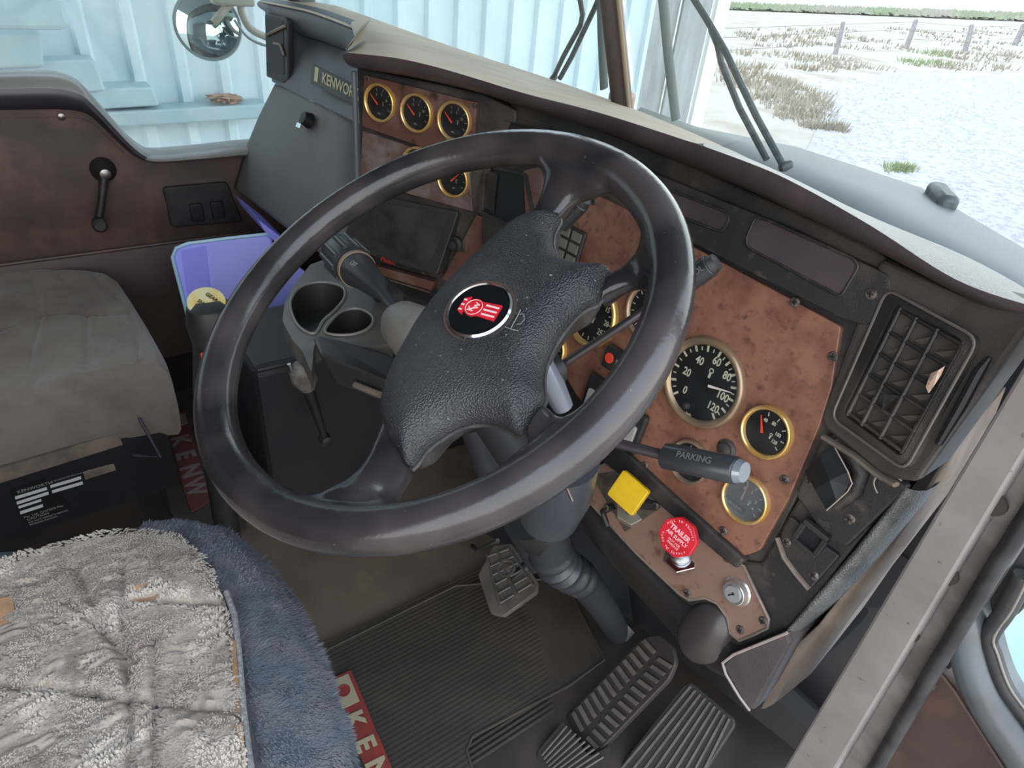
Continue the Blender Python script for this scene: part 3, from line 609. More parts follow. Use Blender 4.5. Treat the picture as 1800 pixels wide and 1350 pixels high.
mk('dash_slot', lambda m: m.tube([V.at(x, y, .001) for x, y in [(1740, 628), (1722, 652), (1690, 712), (1650, 780)]], [.002, .0045, .0045, .003], 8), black, DB)
lf = Frame(VF.at(1642, 668, .004), VN)
def leafm(mb):
    P = [(1662, 642), (1650, 650), (1636, 656), (1627, 680), (1632, 692), (1641, 680), (1654, 660)]
    mb.hull([VF.at(x, y, .006+.002*(i % 2)) for i, (x, y) in enumerate(P)], [VF.at(x, y, .003) for x, y in P])
mk('dry_leaf', leafm, mat('curled_leaf', (.55, .33, .22), .7, c2=(.7, .55, .45), sc=200), smooth=False, bevel=.0008, label='curled pale brown dry leaf caught on the right vent', cat='leaf')
# ---------------------------------------------------------------- gauges
def logo(mb, f2, s_):
    mb.lathe(f2, [(s_, .0003), (s_*.6, .0004)], 14, False); mb.fbox(f2, 0, -s_*1.9, s_*.9, s_*1.8, .0002, .0005)
def gauge(FR, x, y, r, bez, spec, parent=DB, reflection=False, seg=48):
    a, b = FR.px(x, y, .004); g = FR.sub(a, b, 0)
    G = mk('gauge', lambda m: m.lathe(g, [(r*.96, -.004), (r*.96, .002), (r*.83, .0022), (.0001, .0022)], seg), dialg if reflection else dial, parent, angle=60)
    mk('bezel', lambda m: m.lathe(g, [(r, -.001), (r*1.0, .004), (r*.97, .0075), (r*.92, .0085), (r*.86, .007), (r*.82, .003)], seg, False), bez, G, angle=80)
    mb = MB()
    for ang, l0, l1, w in spec.get('ticks', []):
        A = R(ang); d = Vector((math.cos(A), math.sin(A))); f2 = Frame(g.p(*(d*(l0+l1)/2*r), .0026), g.n, g.u*d.x+g.v*d.y); mb.fbox(f2, 0, 0, (l1-l0)*r, w*r, 0, .0003)
    for s_, ta, tb, sz in spec.get('txt', []): textmb(mb, s_, g.sub(ta*r, tb*r, .0026), sz*r, 0, .0001, bold=.02, sx=.8)
    if 'logo' in spec: logo(mb, g.sub(spec['logo'][0]*r, spec['logo'][1]*r, .0026), .06*r)
    if mb.v: obj('dial_markings', mb, spec.get('mark', mark), G, smooth=False)
    if 'needle' in spec:
        ang, l0, l1, w = spec['needle'][:4]; nm = spec['needle'][4] if len(spec['needle']) > 4 else red
        A = R(ang); d = Vector((math.cos(A), math.sin(A))); pp = Vector((-d.y, d.x)); c0 = Vector(spec.get('piv', (0, 0)))*r
        P = [c0+d*l0*r+pp*w*r, c0+d*l0*r-pp*w*r, c0+d*l1*r-pp*w*.25*r, c0+d*l1*r+pp*w*.25*r]
        mk('needle', lambda m: m.prism(g, [(p.x, p.y) for p in P][::-1], .0036, .0046), nm, G, smooth=False)
    if 'plate' in spec:
        pa, pb, pw, ph, ptx = spec['plate']; f2 = g.sub(pa*r, pb*r, .0026)
        mk('name_plate', lambda m: m.prism(f2, rpoly(rect(0, 0, pw*r, ph*r), .1*r), 0, .0008), black, G, smooth=False)
        mb = MB(); textmb(mb, ptx, f2, ph*r*.6, .001, .0001, sx=.9); obj('plate_lettering', mb, grey, G, smooth=False)
    mk('gauge_glass', lambda m: m.lathe(g, [(r*.86, .0062), (r*.4, .0066), (.0001, .0067)], 32, False), reflectglass if reflection else dialglass, G)
    return g
sp = F.sub(*F.px(1234, 673, .004)); 
def angof(g, x, y): a, b = g.px(x, y, .0026); return math.degrees(math.atan2(b, a))
tks = []
TP = [(1190, 690), (1188, 667), (1194.5, 645), (1208, 627), (1225, 616), (1245, 613), (1265.5, 622), (1281, 638), (1289, 659.5), (1291, 682), (1285.5, 703), (1272, 721), (1254.5, 732)]
an = [angof(sp, *p) for p in TP]
for i in range(1, len(an)):
    while an[i] > an[i-1]: an[i] -= 360
for i, a_ in enumerate(an):
    tks.append((a_, .68, .81, .05))
    if i < len(an)-1: tks.append(((a_+an[i+1])/2, .7, .78, .025))
rs = .0565
def rel(g, x, y, r): a, b = g.px(x, y, .0026); return (a/r, b/r)
txt = [(s_, *rel(sp, x, y, rs), .25) for s_, x, y in [('0', 1204, 686), ('20', 1207.5, 654), ('40', 1230, 634), ('60', 1260, 636), ('80', 1278, 662), ('100', 1270, 697), ('120', 1253, 716)]]
na = rel(sp, 1246, 678, rs); nb = rel(sp, 1287, 690, rs); nang = math.degrees(math.atan2(nb[1]-na[1], nb[0]-na[0]))
txt.append(('km/h', *rel(sp, 1210, 728, rs), .09))
gauge(F, 1234, 673, rs, brassd, dict(ticks=tks, txt=txt, logo=rel(sp, 1251, 652, rs), needle=(nang, 0, math.hypot(nb[0]-na[0], nb[1]-na[1]), .03, mat('needle_pale', (.85, .72, .66), .4)), piv=na), seg=64)
mk('odometer_button', lambda m: m.lathe(sp.sub(*[v*rs for v in rel(sp, 1207, 713, rs)], .002), [(.005, 0), (.004, .004), (.002, .005)], 14), plas, DB)
rg = .031
def smallspec(needle=150, nums=('40', '80', '100', '120'), label=None, plate=None, mk_=mark):
    d = dict(ticks=[(a, .6, .74, .035) for a in (150, 108, 72, 36, 0, -30)][1:], txt=[(s_, .44*math.cos(R(a)), .44*math.sin(R(a)), .2) for s_, a in zip(nums, (120, 75, 20, -22))], logo=(.2, .02), needle=(needle, .0, .66, .045), piv=(-.12, -.1), mark=mk_)
    if plate: d['plate'] = plate
    return d
gauge(F, 1346, 760, rg, brass, smallspec(118))
gauge(F, 1309, 878, .030, brass, dict(smallspec(92, ('0', '2', '3', '4'), plate=(-.3, -.5, 1.0, .3, 'FUEL LEVEL')), needle=(92, 0, .75, .035, mat('needle_faded', (.6, .36, .27), .5))), reflection=True)
gauge(F, 1211, 812, .029, brassd, smallspec(100, ('0', '5', '10', '15'), plate=(-.3, -.5, .9, .26, 'PYRO'), mk_=grey))
gauge(F, 1040, 554, .0465, brass, dict(ticks=[(a, .66, .78, .03) for a in range(-120, 241, 20)], txt=[('25', .48, -.35, .26), ('20', .62, .0, .24), ('15', .5, .4, .24), ('10', .1, .62, .24)], logo=(.1, -.05), mark=mark))
gauge(F, 1140, 548, .038, brassd, dict(ticks=[(a, .66, .78, .03) for a in range(-100, 241, 20)], txt=[('60', -.3, .5, .24)], needle=(110, 0, .7, .03)))
gauge(F, 972, 615, .027, brass, smallspec(140, mk_=grey))
mk('indicator_lamp', lambda m: m.lathe(F.sub(*F.px(1277, 790, 0)), [(.013, -.001), (.013, .001), (.009, .0035), (.0085, .0065), (.004, .0085)], 20), plas, DB)
# switches near the wheel
sw = Frame(F.at(1095, 640, .005), F.n, F.u, R(0))
SB = mk('warning_switch_block', lambda m: m.fbox(sw, .012, 0, .085, .034, -.004, .008), plasd, DB, smooth=False, bevel=.003)
mk('red_dot', lambda m: m.lathe(sw.sub(-.019, 0, .008), [(.0075, 0), (.0072, .001), (.001, .0012)], 18), red, SB)
mk('switch_lettering', lambda m: (m.fbox(sw, -.004, .0, .004, .009, .008, .0085), m.fbox(sw, .016, .003, .016, .0022, .008, .0085), m.fbox(sw, .016, -.003, .016, .0022, .008, .0085)), grey, SB, smooth=False)
for (x, y) in ((1050, 700), (1110, 755)):
    f2 = Frame(F.at(x, y, .004), F.n, F.u, 0)
    o = mk('rocker_switch', lambda m: m.fbox(f2, 0, .002, .042, .06, -.002, .007), plasd, DB, smooth=False, bevel=.003)
    mk('rocker_cap', lambda m: m.prism(f2, rpoly(rect(0, -.004, .026, .032), .004), .006, .0105), mat('grey_rocker', (.36, .36, .33), .45), o, smooth=False, bevel=.001)
f2 = Frame(F.at(1003, 432, .004), F.n, F.u, 0)
KP = mk('keypad', lambda m: m.fbox(f2, 0, 0, .05, .055, -.002, .005), plasd, DB, smooth=False, bevel=.003)
for i in (-1, 0, 1):
    for j in (-1, 1): mk('keypad_button', lambda m: m.fbox(f2, j*.012, i*.017, .019, .013, .005, .007), mat('keypad_key', (.16, .16, .12), .5), KP, smooth=False, bevel=.0008)
# vents / pocket between stack and instrument panel
def recess(FR, pts, nm, depthm=black, c=.0, rimm=plas, rr=.005):
    pp = rpoly(FR.pxs(pts, c+.004)[::-1], rr); cx = sum(p[0] for p in pp)/len(pp); cy = sum(p[1] for p in pp)/len(pp)
    pi_ = [(cx+(a-cx)*.86, cy+(b-cy)*.9) for a, b in pp]
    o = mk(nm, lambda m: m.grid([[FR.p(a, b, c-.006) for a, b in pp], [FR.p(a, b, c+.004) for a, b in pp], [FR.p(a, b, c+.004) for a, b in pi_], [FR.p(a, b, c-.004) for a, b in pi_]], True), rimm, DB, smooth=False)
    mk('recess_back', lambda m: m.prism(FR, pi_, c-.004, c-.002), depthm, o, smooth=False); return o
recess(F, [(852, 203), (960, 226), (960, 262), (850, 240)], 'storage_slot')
rv = recess(F, [(845, 285), (925, 305), (940, 380), (905, 402), (840, 372)], 'air_duct')
mk('duct_flap', lambda m: m.hull([F.at(852, 300, .0), F.at(875, 305, .0), F.at(868, 372, .0), F.at(846, 362, .0)], [F.at(852, 300, -.002), F.at(875, 305, -.002), F.at(868, 372, -.002), F.at(846, 362, -.002)]), plas, rv, smooth=False)
mk('duct_panel', lambda m: m.prism(F, fpx([(920, 300), (965, 290), (960, 390), (925, 400)], .002)[::-1], -.004, .002), brown2, DB, smooth=False)
# ---- centre stack
st = [(622, 118), (843, 165), (905, 195), (900, 420), (770, 540), (640, 480), (600, 430), (630, 310)]
mk('centre_stack', lambda m: m.prism(S, S.pxs(st)[::-1], -.16, -.006), plas, DB, smooth=False, bevel=.004)
mk('stack_edge', lambda m: m.tube([S.at(622, 126, .0), S.at(625, 220, .0), S.at(628, 320, 0), S.at(618, 420, 0)], .005, 8), padgrey, DB)
gp1 = [(640, 132), (838, 180), (832, 268), (826, 288), (636, 222)]
mk('gauge_panel', lambda m: m.prism(S, S.pxs(gp1)[::-1], -.008, 0), brown2, DB, smooth=False, bevel=.001)
gp2 = [(637, 230), (825, 294), (830, 372), (700, 336), (632, 310)]
mk('gauge_panel', lambda m: m.prism(S, S.pxs(gp2)[::-1], -.008, 0), mat('dusty_brown_panel', (.12, .075, .06), .5, c2=(.22, .19, .17), sc=16, lo=.5, hi=.7, c3=(.04, .025, .02), sc3=50, lo3=.6, hi3=.7), DB, smooth=False, bevel=.001)
for x, y in ((667, 181), (731.5, 199), (798, 213)): gauge(S, x, y, .031, brass, dict(smallspec(135, ('0', '5', '10', ''), mk_=markd), plate=(-.05, -.55, .9, .22, 'OIL')))
for x, y in ((733, 290), (796, 316)): gauge(S, x, y, .0305, brass, dict(smallspec(45, ('', '', '', ''), mk_=markd), plate=(.05, -.45, .9, .2, 'AIR')))
for x, y in ((646, 137), (834, 186)): screw(S, x, y, .0005, .004)
# radio / screen
RF = Frame(S.at(700, 410, .01), Vector((.45, -.86, .22)))
scr = rpoly(RF.pxs([(625, 372), (700, 338), (808, 372), (778, 482), (640, 470), (600, 452)])[::-1], .006)
SCN = mk('touch_screen', lambda m: m.prism(RF, rpoly(RF.pxs([(640, 338), (808, 372), (770, 484), (598, 432)])[::-1], .006), -.03, .004), mat('screen_bezel', (.035, .034, .032), .4), DB, smooth=False, bevel=.003)
mk('screen_glass', lambda m: m.prism(RF, rpoly(RF.pxs([(655, 352), (792, 378), (757, 468), (620, 425)])[::-1], .004), .004, .0052), mat('screen_black', (.022, .023, .021), .35, c2=(.05, .05, .045), sc=20), SCN, smooth=False)
mb = MB(); textmb(mb, 'Phonic', Frame(RF.at(682, 459, .006), RF.n, RF.u, R(0)), .012, 0, .0002, bold=.02); 
obj('screen_lettering', mb, mat('dim_red', (.35, .03, .02), .5), SCN, smooth=False)
mk('screen_buttons', lambda m: [m.fbox(Frame(RF.at(640+i*26, 440+i*10, .005), RF.n, RF.u), 0, 0, .007, .004, 0, .0012) for i in range(5)], plas, SCN, smooth=False)
mk('brown_strip', lambda m: m.prism(S, S.pxs([(645, 458), (770, 492), (762, 512), (640, 474)])[::-1], 0, .012), brown2, DB, smooth=False)
kn = Frame(S.at(802, 428, .0), S.n)
mk('key_barrel', lambda m: m.lathe(kn, [(.014, -.002), (.014, .006), (.009, .008), (.008, .016), (.003, .017)], 18), plasd, DB)
mk('stack_side_panel', lambda m: m.prism(S, S.pxs([(838, 378), (905, 400), (880, 440), (800, 500), (778, 490)])[::-1], -.01, .001), brown2, DB, smooth=False)
mk('lower_shelf', lambda m: m.hull([S.at(640, 474, .014), S.at(765, 512, .014), AX(2, .56)(760, 545), AX(2, .56)(650, 520)], [p+Vector((0, .02, -.03)) for p in (S.at(640, 474, .014), S.at(765, 512, .014), AX(2, .56)(760, 545), AX(2, .56)(650, 520))]), plasd, DB, smooth=False, bevel=.003)
# ---- passenger side
def passenger():
    r0_ = [(452, 2), (500, 12), (545, 22), (600, 42), (630, 57), (622, 74), (603, 92)]
    yy0 = [.60, .64, .67, .70, .70, .60, None]
    top = [AX(1, y)(*p) if y else at(*p, SN, SD+.045) for p, y in zip(r0_, yy0)]
    r1_ = [(463, 20), (515, 60), (550, 71), (585, 83), (608, 93), (612, 100), (618, 118)]
    yy1 = [.615, .655, .68, .70, .70, .60, None]
    low = [AX(1, y)(*p) if y else at(*p, SN, SD+.02) for p, y in zip(r1_, yy1)]
    mb = MB()
    n = Vector((.1, -1, .2)).normalized()
    mids = [a.lerp(b, .5)+n*.012 for a, b in zip(top, low)]
    mb.grid([smooth2(r, 4, False) for r in ([p+Vector((0, .03, .01)) for p in top], top, mids, low, [p+Vector((0, .03, 0)) for p in low])])
    obj('passenger_pad_face', mb, padgrey, DB, sub=1)
    wbl = [Vector((x, yw(x), min(.99, solve_z(x, yw(x), SIL)))) for x in (-.97, -.93, -.9, -.86, -.8, -.76, -.74)]
    mb = MB(); mb.grid([smooth2(r, 4, False) for r in (top, [a.lerp(b, .4)+Vector((0, 0, .006)) for a, b in zip(top, wbl)], wbl)]); obj('passenger_pad_top', mb, padtop, DB, sub=1)
    # badge face
    b0 = [AX(1, y)(*p) for p, y in [((466, 20), .625), ((515, 58), .665), ((550, 70), .69), ((585, 82), .71), ((640, 104), .71)]]
    b1 = [AX(1, y)(*p) for p, y in [((478, 143), .605), ((520, 166), .615), ((555, 180), .625), ((590, 198), .635), ((640, 222), .65)]]
    mb = MB(); mb.grid([[p+Vector((0, .05, 0)) for p in b0], b0, [a.lerp(b, .5) for a, b in zip(b0, b1)], b1, [p+Vector((0, .04, 0)) for p in b1]])
    obj('badge_panel', mb, padgrey, DB, angle=60)
    # badge
    c = AX(1, .655)(590, 150); p1 = AX(1, .675)(640, 172); p0 = AX(1, .634)(555, 133)
    uh = (p1-p0).normalized(); nn = Vector((0, 0, 1)).cross(uh)*-1
    if nn.y > 0: nn = -nn
    bf = Frame(p0+nn*.006, (nn+Vector((0, 0, .15))).normalized(), uh)
    q = bf.pxs([(549, 112), (640, 158), (640, 192), (547, 147)])[::-1]
    BG = mk('badge_plate', lambda m: m.prism(bf, q, -.002, .002), mat('badge_grey', (.045, .045, .04), .4), DB, smooth=False)
    o4 = bf.px(563, 134, .002)
    h = (Vector(bf.px(553, 114))-Vector(bf.px(549, 145))).length
    mk('emblem_block', lambda m: m.fbox(bf, *bf.px(556.5, 131, .002), h*.36, h*.78, .002, .003), mat('badge_gold', (.5, .47, .28), .4), BG, smooth=False)
    mb = MB(); A, B_ = bf.px(566, 137, .003); ang = math.atan2(bf.px(620, 163, .003)[1]-B_, bf.px(620, 163, .003)[0]-A)
    textmb(mb, 'KENWORTH', Frame(bf.p(A, B_, .003), bf.n, bf.u, ang), h*.82, 0, .0004, align='LEFT', bold=.02, sx=.88); obj('badge_lettering', mb, MATS['badge_gold'], BG, smooth=False)
    # end vent box at left
    vf = Frame(AX(1, .615)(492, 85), Vector((.25, -1, .1)))
    P = vf.pxs([(467, 24), (500, 30), (507, 36), (509, 140), (500, 146), (470, 135)])[::-1]
    E_ = mk('defroster_vent', lambda m: m.prism(vf, rpoly(P, .006), -.015, .004), plasd, DB, smooth=False, bevel=.004)
    mk('vent_opening', lambda m: m.prism(vf, rpoly(vf.pxs([(469, 32), (500, 38), (503, 132), (472, 126)])[::-1], .006), .004, .0052), black, E_, smooth=False)
    mk('vent_damper', lambda m: (m.tube([vf.at(468, 62, .008), vf.at(500, 46, .01)], .004, 6), m.tube([vf.at(481, 76, .008), vf.at(492, 78, .009), vf.at(499, 98, .008)], .0035, 6)), dirtytan, E_)
    # glovebox
    TL = Vector((-.93, .602, .789)); TR = AX(2, .785)(640, 222); BL_ = Vector((-.935, .452, .51)); BR = AX(2, .515)(640, 505)
    print('GL', [tuple(round(c) for c in proj(q)) for q in (TL, TR, BL_, BR)], TR[:], BR[:], [tuple(round(c) for c in proj(q)) for q in b1])
    def gl(mb):
        rws = []
        for t in [0, .04, .3, .6, .9, .97, 1]:
            a = TL.lerp(BL_, t); b = TR.lerp(BR, t); off = Vector((0, -.012*math.sin(math.pi*min(1, max(0, t))), 0))
            rws.append([a.lerp(b, s_)+off for s_ in (0, .03, .3, .7, 1)])
        mb.grid(rws); 
    G_ = mk('glovebox_door', gl, glove, DB, solid=.02)
    gn = (TR-TL).cross(BL_-TL).normalized(); gn = gn if gn.y < 0 else -gn
    gf = Frame(at(545, 213, gn, gn.dot(TL)+.01), gn)
    L_ = mk('glovebox_latch', lambda m: m.lathe(gf, [(.02, 0), (.018, .01), (.015, .022), (.006, .024)], 18), black, G_)
    mk('latch_key', lambda m: m.fbox(gf, -.015, -.022, .022, .012, .015, .018), chrome, L_, smooth=False, bevel=.001)
passenger()
# body below the dash (dark)
mk('dash_underside', lambda m: (m.box((-.52, .85, .66), .84, .28, .26), m.box((.45, .82, .62), .7, .26, .3)), navy, DB, smooth=False)
# ---- cup holder
CZ = .55
cz = lambda x, y: AX(2, CZ)(x, y)
CH = thing('cup_holder', 'grey plastic twin cup holder under the centre stack', 'cup holder', (-.02, .36, .45))
CF = Frame((0, .38, CZ), (0, 0, 1), (1, 0, 0))
h1 = [Vector(p) for p in smooth2([Vector(CF.px(*p)) for p in [(510, 530), (528, 503), (565, 494), (600, 502), (606, 520), (590, 542), (568, 562), (556, 582), (540, 582), (520, 565)]], 4)]
h2 = [Vector(p) for p in smooth2([Vector(CF.px(*p)) for p in [(582, 562), (602, 545), (630, 541), (652, 552), (655, 566), (640, 580), (610, 587), (572, 583)]], 4)]
from mathutils.geometry import tessellate_polygon
def tray(mb):
    out = [Vector(p) for p in rpoly(CF.pxs([(496, 560), (500, 530), (512, 505), (545, 462), (590, 446), (680, 510), (700, 560), (690, 600), (640, 607), (570, 596), (552, 602), (547, 650), (530, 612), (512, 592)]), .006)]
    loops = [out, h1, h2]; flat = [p for l in loops for p in l]
    tr = tessellate_polygon([[Vector((p.x, p.y, 0)) for p in l] for l in loops])
    mb.add([CF.p(p.x, p.y, -.004) for p in flat], [tuple(t) for t in tr])
    mb.grid([[CF.p(p.x, p.y, -.004) for p in out], [CF.p(p.x, p.y, -.04) for p in out]], True)
mk('cup_tray', tray, cupg, CH, smooth=False)
for h in (h1, h2):
    c = sum(h, Vector((0, 0)))/len(h)
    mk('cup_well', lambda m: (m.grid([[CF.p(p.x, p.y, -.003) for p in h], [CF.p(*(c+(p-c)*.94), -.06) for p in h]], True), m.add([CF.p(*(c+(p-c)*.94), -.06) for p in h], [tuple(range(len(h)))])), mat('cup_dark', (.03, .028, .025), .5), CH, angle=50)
    mk('cup_lip', lambda m: m.tube([CF.p(p.x, p.y, -.002) for p in h], .0028, 8, True), mat('cup_lip_grey', (.2, .19, .165), .35), CH)
ASH = mk('ashtray_drawer', lambda m: m.hull([cz(548, 592), cz(560, 588), cz(600, 597), cz(680, 620), cz(720, 640), cz(730, 680)+Vector((0, 0, -.02)), cz(680, 665), cz(560, 622)+Vector((0, 0, -.0))], [p+Vector((.02, .02, -.06)) for p in (cz(548, 592), cz(560, 588), cz(600, 597), cz(680, 620), cz(720, 640), cz(730, 680), cz(680, 665), cz(560, 622))]), mat('drawer_black', (.035, .033, .032), .4), label='black ashtray drawer under the cup holder', cat='drawer', bevel=.008, seg=3, smooth=False)
mk('handle', lambda m: m.tube([cz(622, 650)+Vector((0, 0, -.03)), cz(668, 668)+Vector((0, 0, -.03))], .006, 8), dirtytan, ASH)
# ---- console below
CON = thing('centre_console', 'dark vinyl covered centre console below the cup holder', 'console', (-.2, .45, 0))
mk('console_body', lambda m: (m.box((-.26, .55, .2), .27, .6, .4)), navy, CON, smooth=False, bevel=.02, seg=3)
mk('console_trim', lambda m: m.tube([Vector((-.125, .26, .4)), Vector((-.125, .8, .4))], .006, 8), plasd, CON)
# trailer brake lever
HB = thing('hand_lever', 'black hand lever with a worn grey knob beside the console', 'lever', AX(0, .0)(575, 780))
ka = AX(0, .0)(530, 650); kb = AX(0, .0)(572, 772)
mk('lever_shaft', lambda m: m.tube([ka, ka.lerp(kb, .4), kb], [.014, .011, .007], 10), plasd, HB)
fk = Frame(ka, (ray(530, 650)*-1).normalized())
mk('lever_knob', lambda m: m.tube([ka+(ka-kb)*.09, ka+(ka-kb)*.02, ka-(ka-kb)*.12, ka-(ka-kb)*.25], [.010, .024, .026, .015], 16), mat('worn_knob', (.2, .19, .17), .35, c2=(.1, .09, .08), sc=30), HB)
mk('lever_fork', lambda m: m.tube([AX(0, .0)(508, 640), AX(0, 0)(516, 665), AX(0, 0)(535, 690)], .004, 6), steel, HB)
mk('lever_pivot', lambda m: m.lathe(Frame(kb, (1, 0, 0)), [(.012, -.012), (.012, .012), (.006, .014)], 12), plasd, HB)
# ---- gear shifter
GS = thing('gear_shifter', 'tall black gear shifter with a yellow labelled knob between the seats', 'gear shifter', (0, .13, 0))
xs0 = AX(0, 0)
mk('shifter_post', lambda m: m.tube([xs0(372, 600), xs0(368, 680), xs0(378, 780), xs0(395, 900), xs0(405, 960)], [.03, .027, .026, .024, .024], 14, flat=.8), plasd, GS)
kt = xs0(370, 556)
mk('shifter_knob', lambda m: m.tube([kt+Vector((0, .0, .028)), kt+Vector((0, 0, .02)), kt+Vector((0, 0, -.01)), kt+Vector((0, 0, -.06)), kt+Vector((0, 0, -.1))], [.018, .034, .04, .034, .028], 20, upv=(1, 0, 0)), plasd, GS)
kf = Frame(kt+Vector((0, -.002, .0265)), (ray(370, 545)*-1).normalized().lerp(Vector((0, 0, 1)), .55), (.9, .45, 0))
mk('knob_label', lambda m: m.lathe(Frame(kf.o, kf.n, kf.u), [(.03, -.004), (.029, .002), (.001, .004)], 24), mat('cream_yellow_label', (.62, .58, .34), .4, c2=(.6, .45, .1), sc=30), GS)
def kl(mb):
    for i, s_ in enumerate(('GEAR', '', 'SHIFT')): textmb(mb, s_, Frame(kf.p(.002, .010-.009*i, .005), kf.n, kf.u), .009, 0, .0001, bold=.02)
mk('knob_lettering', kl, black, GS, smooth=False)
mk('red_button', lambda m: m.box(xs0(360, 607)+Vector((.035, -.01, 0)), .008, .008, .012), red, GS, bevel=.001)
for i in range(5):
    x0_ = 384+i*11
    mk('boot_pleat', lambda m: m.tube([AX(1, .2)(x0_, 830+i*6), AX(1, .2)(x0_+5, 900), AX(1, .2)(x0_+10, 945)], .006, 6), [brown2, plasd][i % 2], GS)
# ---------------------------------------------------------------- dash knobs
def yknob():
    A_ = F.at(1110, 900, .003); f0 = Frame(A_, F.at(1105, 868, .040)-A_, F.u)
    K = mk('yellow_parking_knob', lambda m: m.lathe(f0, [(.0085, .003), (.0085, .025), (.006, .034)], 18), steel, DB)
    mk('hex_nut', lambda m: m.prism(f0, [(.022*math.cos(R(a+15)), .022*math.sin(R(a+15))) for a in range(0, 360, 60)], -.006, .007), mat('old_nut', (.3, .26, .2), .45, .6), K, smooth=False, bevel=.0012)
    f1 = Frame(F.at(1105, 866, .042), (F.n+Vector((.12, 0, .35))).normalized(), F.u, R(-3))
    mk('knob_cap', lambda m: m.prism(f1, rpoly([(-.0225, 0-.0205), (.0225, -.0205), (.0225, .0205), (-.0225, .0205)], .004), -.0045, .004), yellow, K, smooth=False, bevel=.0012)
    mk('lock_bracket', lambda m: m.tube([F.at(1080, 890, .006), F.at(1060, 900, .006), F.at(1068, 925, .005)], .005, 8), plasd, K); mk('lock_bracket', lambda m: m.tube([F.at(1130, 885, .006), F.at(1155, 890, .006)], [.009, .006], 8), plasd, K)
    screw(F, 1152, 889, .010, .005); screw(F, 1066, 893, .010, .005)
    mk('mount_plate', lambda m: m.prism(F, rpoly(fpx([(1040, 835), (1100, 825), (1165, 890), (1100, 935)], .003)[::-1], .004), .002, .0048), mat('olive_plate', (.09, .075, .055), .55, c2=(.05, .04, .03), sc=60), DB, smooth=False)
yknob()
def rknob():
    A_ = F.at(1197, 981, .003); f0 = Frame(A_, F.at(1193, 948, .044)-A_, F.u)
    K = mk('red_trailer_knob', lambda m: m.lathe(f0, [(.007, .003), (.007, .03)], 18), chrome, DB)
    mk('hex_nut', lambda m: m.prism(f0, [(.023*math.cos(R(a)), .023*math.sin(R(a))) for a in range(0, 360, 60)], -.006, .009), chrome, K, smooth=False, bevel=.001)
    mk('collar', lambda m: m.lathe(f0, [(.013, .010), (.013, .017), (.008, .02)], 24), steel, K)
    f1 = Frame(F.at(1192.5, 944, .046), (F.n+Vector((.1, 0, .28))).normalized(), F.u)
    def oct_(r): return [(r*math.cos(R(a+22.5)), r*math.sin(R(a+22.5))) for a in range(0, 360, 45)]
    C_ = mk('knob_cap', lambda m: m.prism(f1, rpoly(oct_(.0252), .003), -.006, .003), redk, K, smooth=False, bevel=.001)
    mb = MB()
    textmb(mb, 'TRAILER', f1.sub(0, .0065, 0, R(-4)), .0086, .0032, .0003, bold=.03, sx=.92); textmb(mb, 'AIR SUPPLY', f1.sub(-.0, -.0015, 0, R(-4)), .0064, .0032, .0003, bold=.02, sx=.95)
    textmb(mb, 'NOT FOR', f1.sub(0, -.008, 0, R(-4)), .004, .0032, .0002); textmb(mb, 'PARKING', f1.sub(0, -.012, 0, R(-4)), .004, .0032, .0002)
    for s_, a0, sg in (('PUSH TO SUPPLY', 200, 1), ('PULL TO EXHAUST', 160, -1)):
        for i, ch in enumerate(s_):
            a = a0+sg*i*(140/len(s_)) if sg > 0 else a0-i*(140/len(s_)); 
            textmb(mb, ch, f1.sub(.0195*math.cos(R(a)), .0195*math.sin(R(a)), 0, R(a+90 if sg > 0 else a-90)), .0038, .0032, .0002)
    obj('knob_lettering', mb, mat('pink_print', (.78, .45, .45), .5), K, smooth=False)
rknob()
fi = F.sub(*F.px(1295, 1040, .004))
IG = mk('ignition_lock', lambda m: m.lathe(fi, [(.0195, -.001), (.0195, .003), (.0165, .0055), (.0145, .012), (.0135, .0125), (.0001, .0115)], 32), mat('lock_chrome', (.62, .6, .56), .22, .8), DB, angle=25)
mk('lock_barrel', lambda m: m.lathe(fi.sub(0, 0, .0118), [(.0105, 0), (.010, .0025), (.0001, .0026)], 24), mat('lock_face', (.34, .34, .34), .35, .3), IG)
mk('keyhole', lambda m: (m.lathe(fi.sub(.001, .0015, .0143), [(.0022, 0), (.0001, .0006)], 12), m.fbox(fi.sub(0, 0, .0143, R(-35)), 0, -.002, .0016, .007, 0, .0006)), black, IG, smooth=False)
# ================================================================ STEERING COLUMN + STALKS
SC = thing('steering_column', 'black steering column with levers, running down behind the wheel', 'steering column', (.56, .7, 0))
ax = lambda t: WC-WNn*t
mk('column_tube', lambda m: m.tube([ax(.06), ax(.15), ax(.3)], [.024, .028, .03], 24), mat('column_grey', (.02, .021, .024), .4), SC)
mk('turn_signal_housing', lambda m: m.tube([Vector((.585, .335, .75)), Vector((.5, .33, .75)), Vector((.43, .33, .75)), Vector((.39, .33, .745)), Vector((.372, .33, .743))], [.038, .038, .037, .031, .022], 20), tan, SC)
mk('column_shroud', lambda m: m.tube([AX(1, .42)(985, 800), AX(1, .43)(975, 862), AX(1, .44)(965, 905)], [.048, .048, .04], 28, upv=(0, 1, .5)), mat('shroud_grey', (.045, .05, .06), .32, c2=(.06, .065, .075), sc=8), SC)
mk('shroud_seam', lambda m: m.tube([AX(1, .362)(993, 850), AX(1, .37)(1006, 880)], .0018, 6), steel, SC)
mk('silver_bracket', lambda m: m.tube([AX(1, .30)(952, 640), AX(1, .31)(972, 680), AX(1, .32)(990, 715)], [.010, .011, .009], 14), mat('silver_grey', (.2, .22, .26), .22, .3), SC)
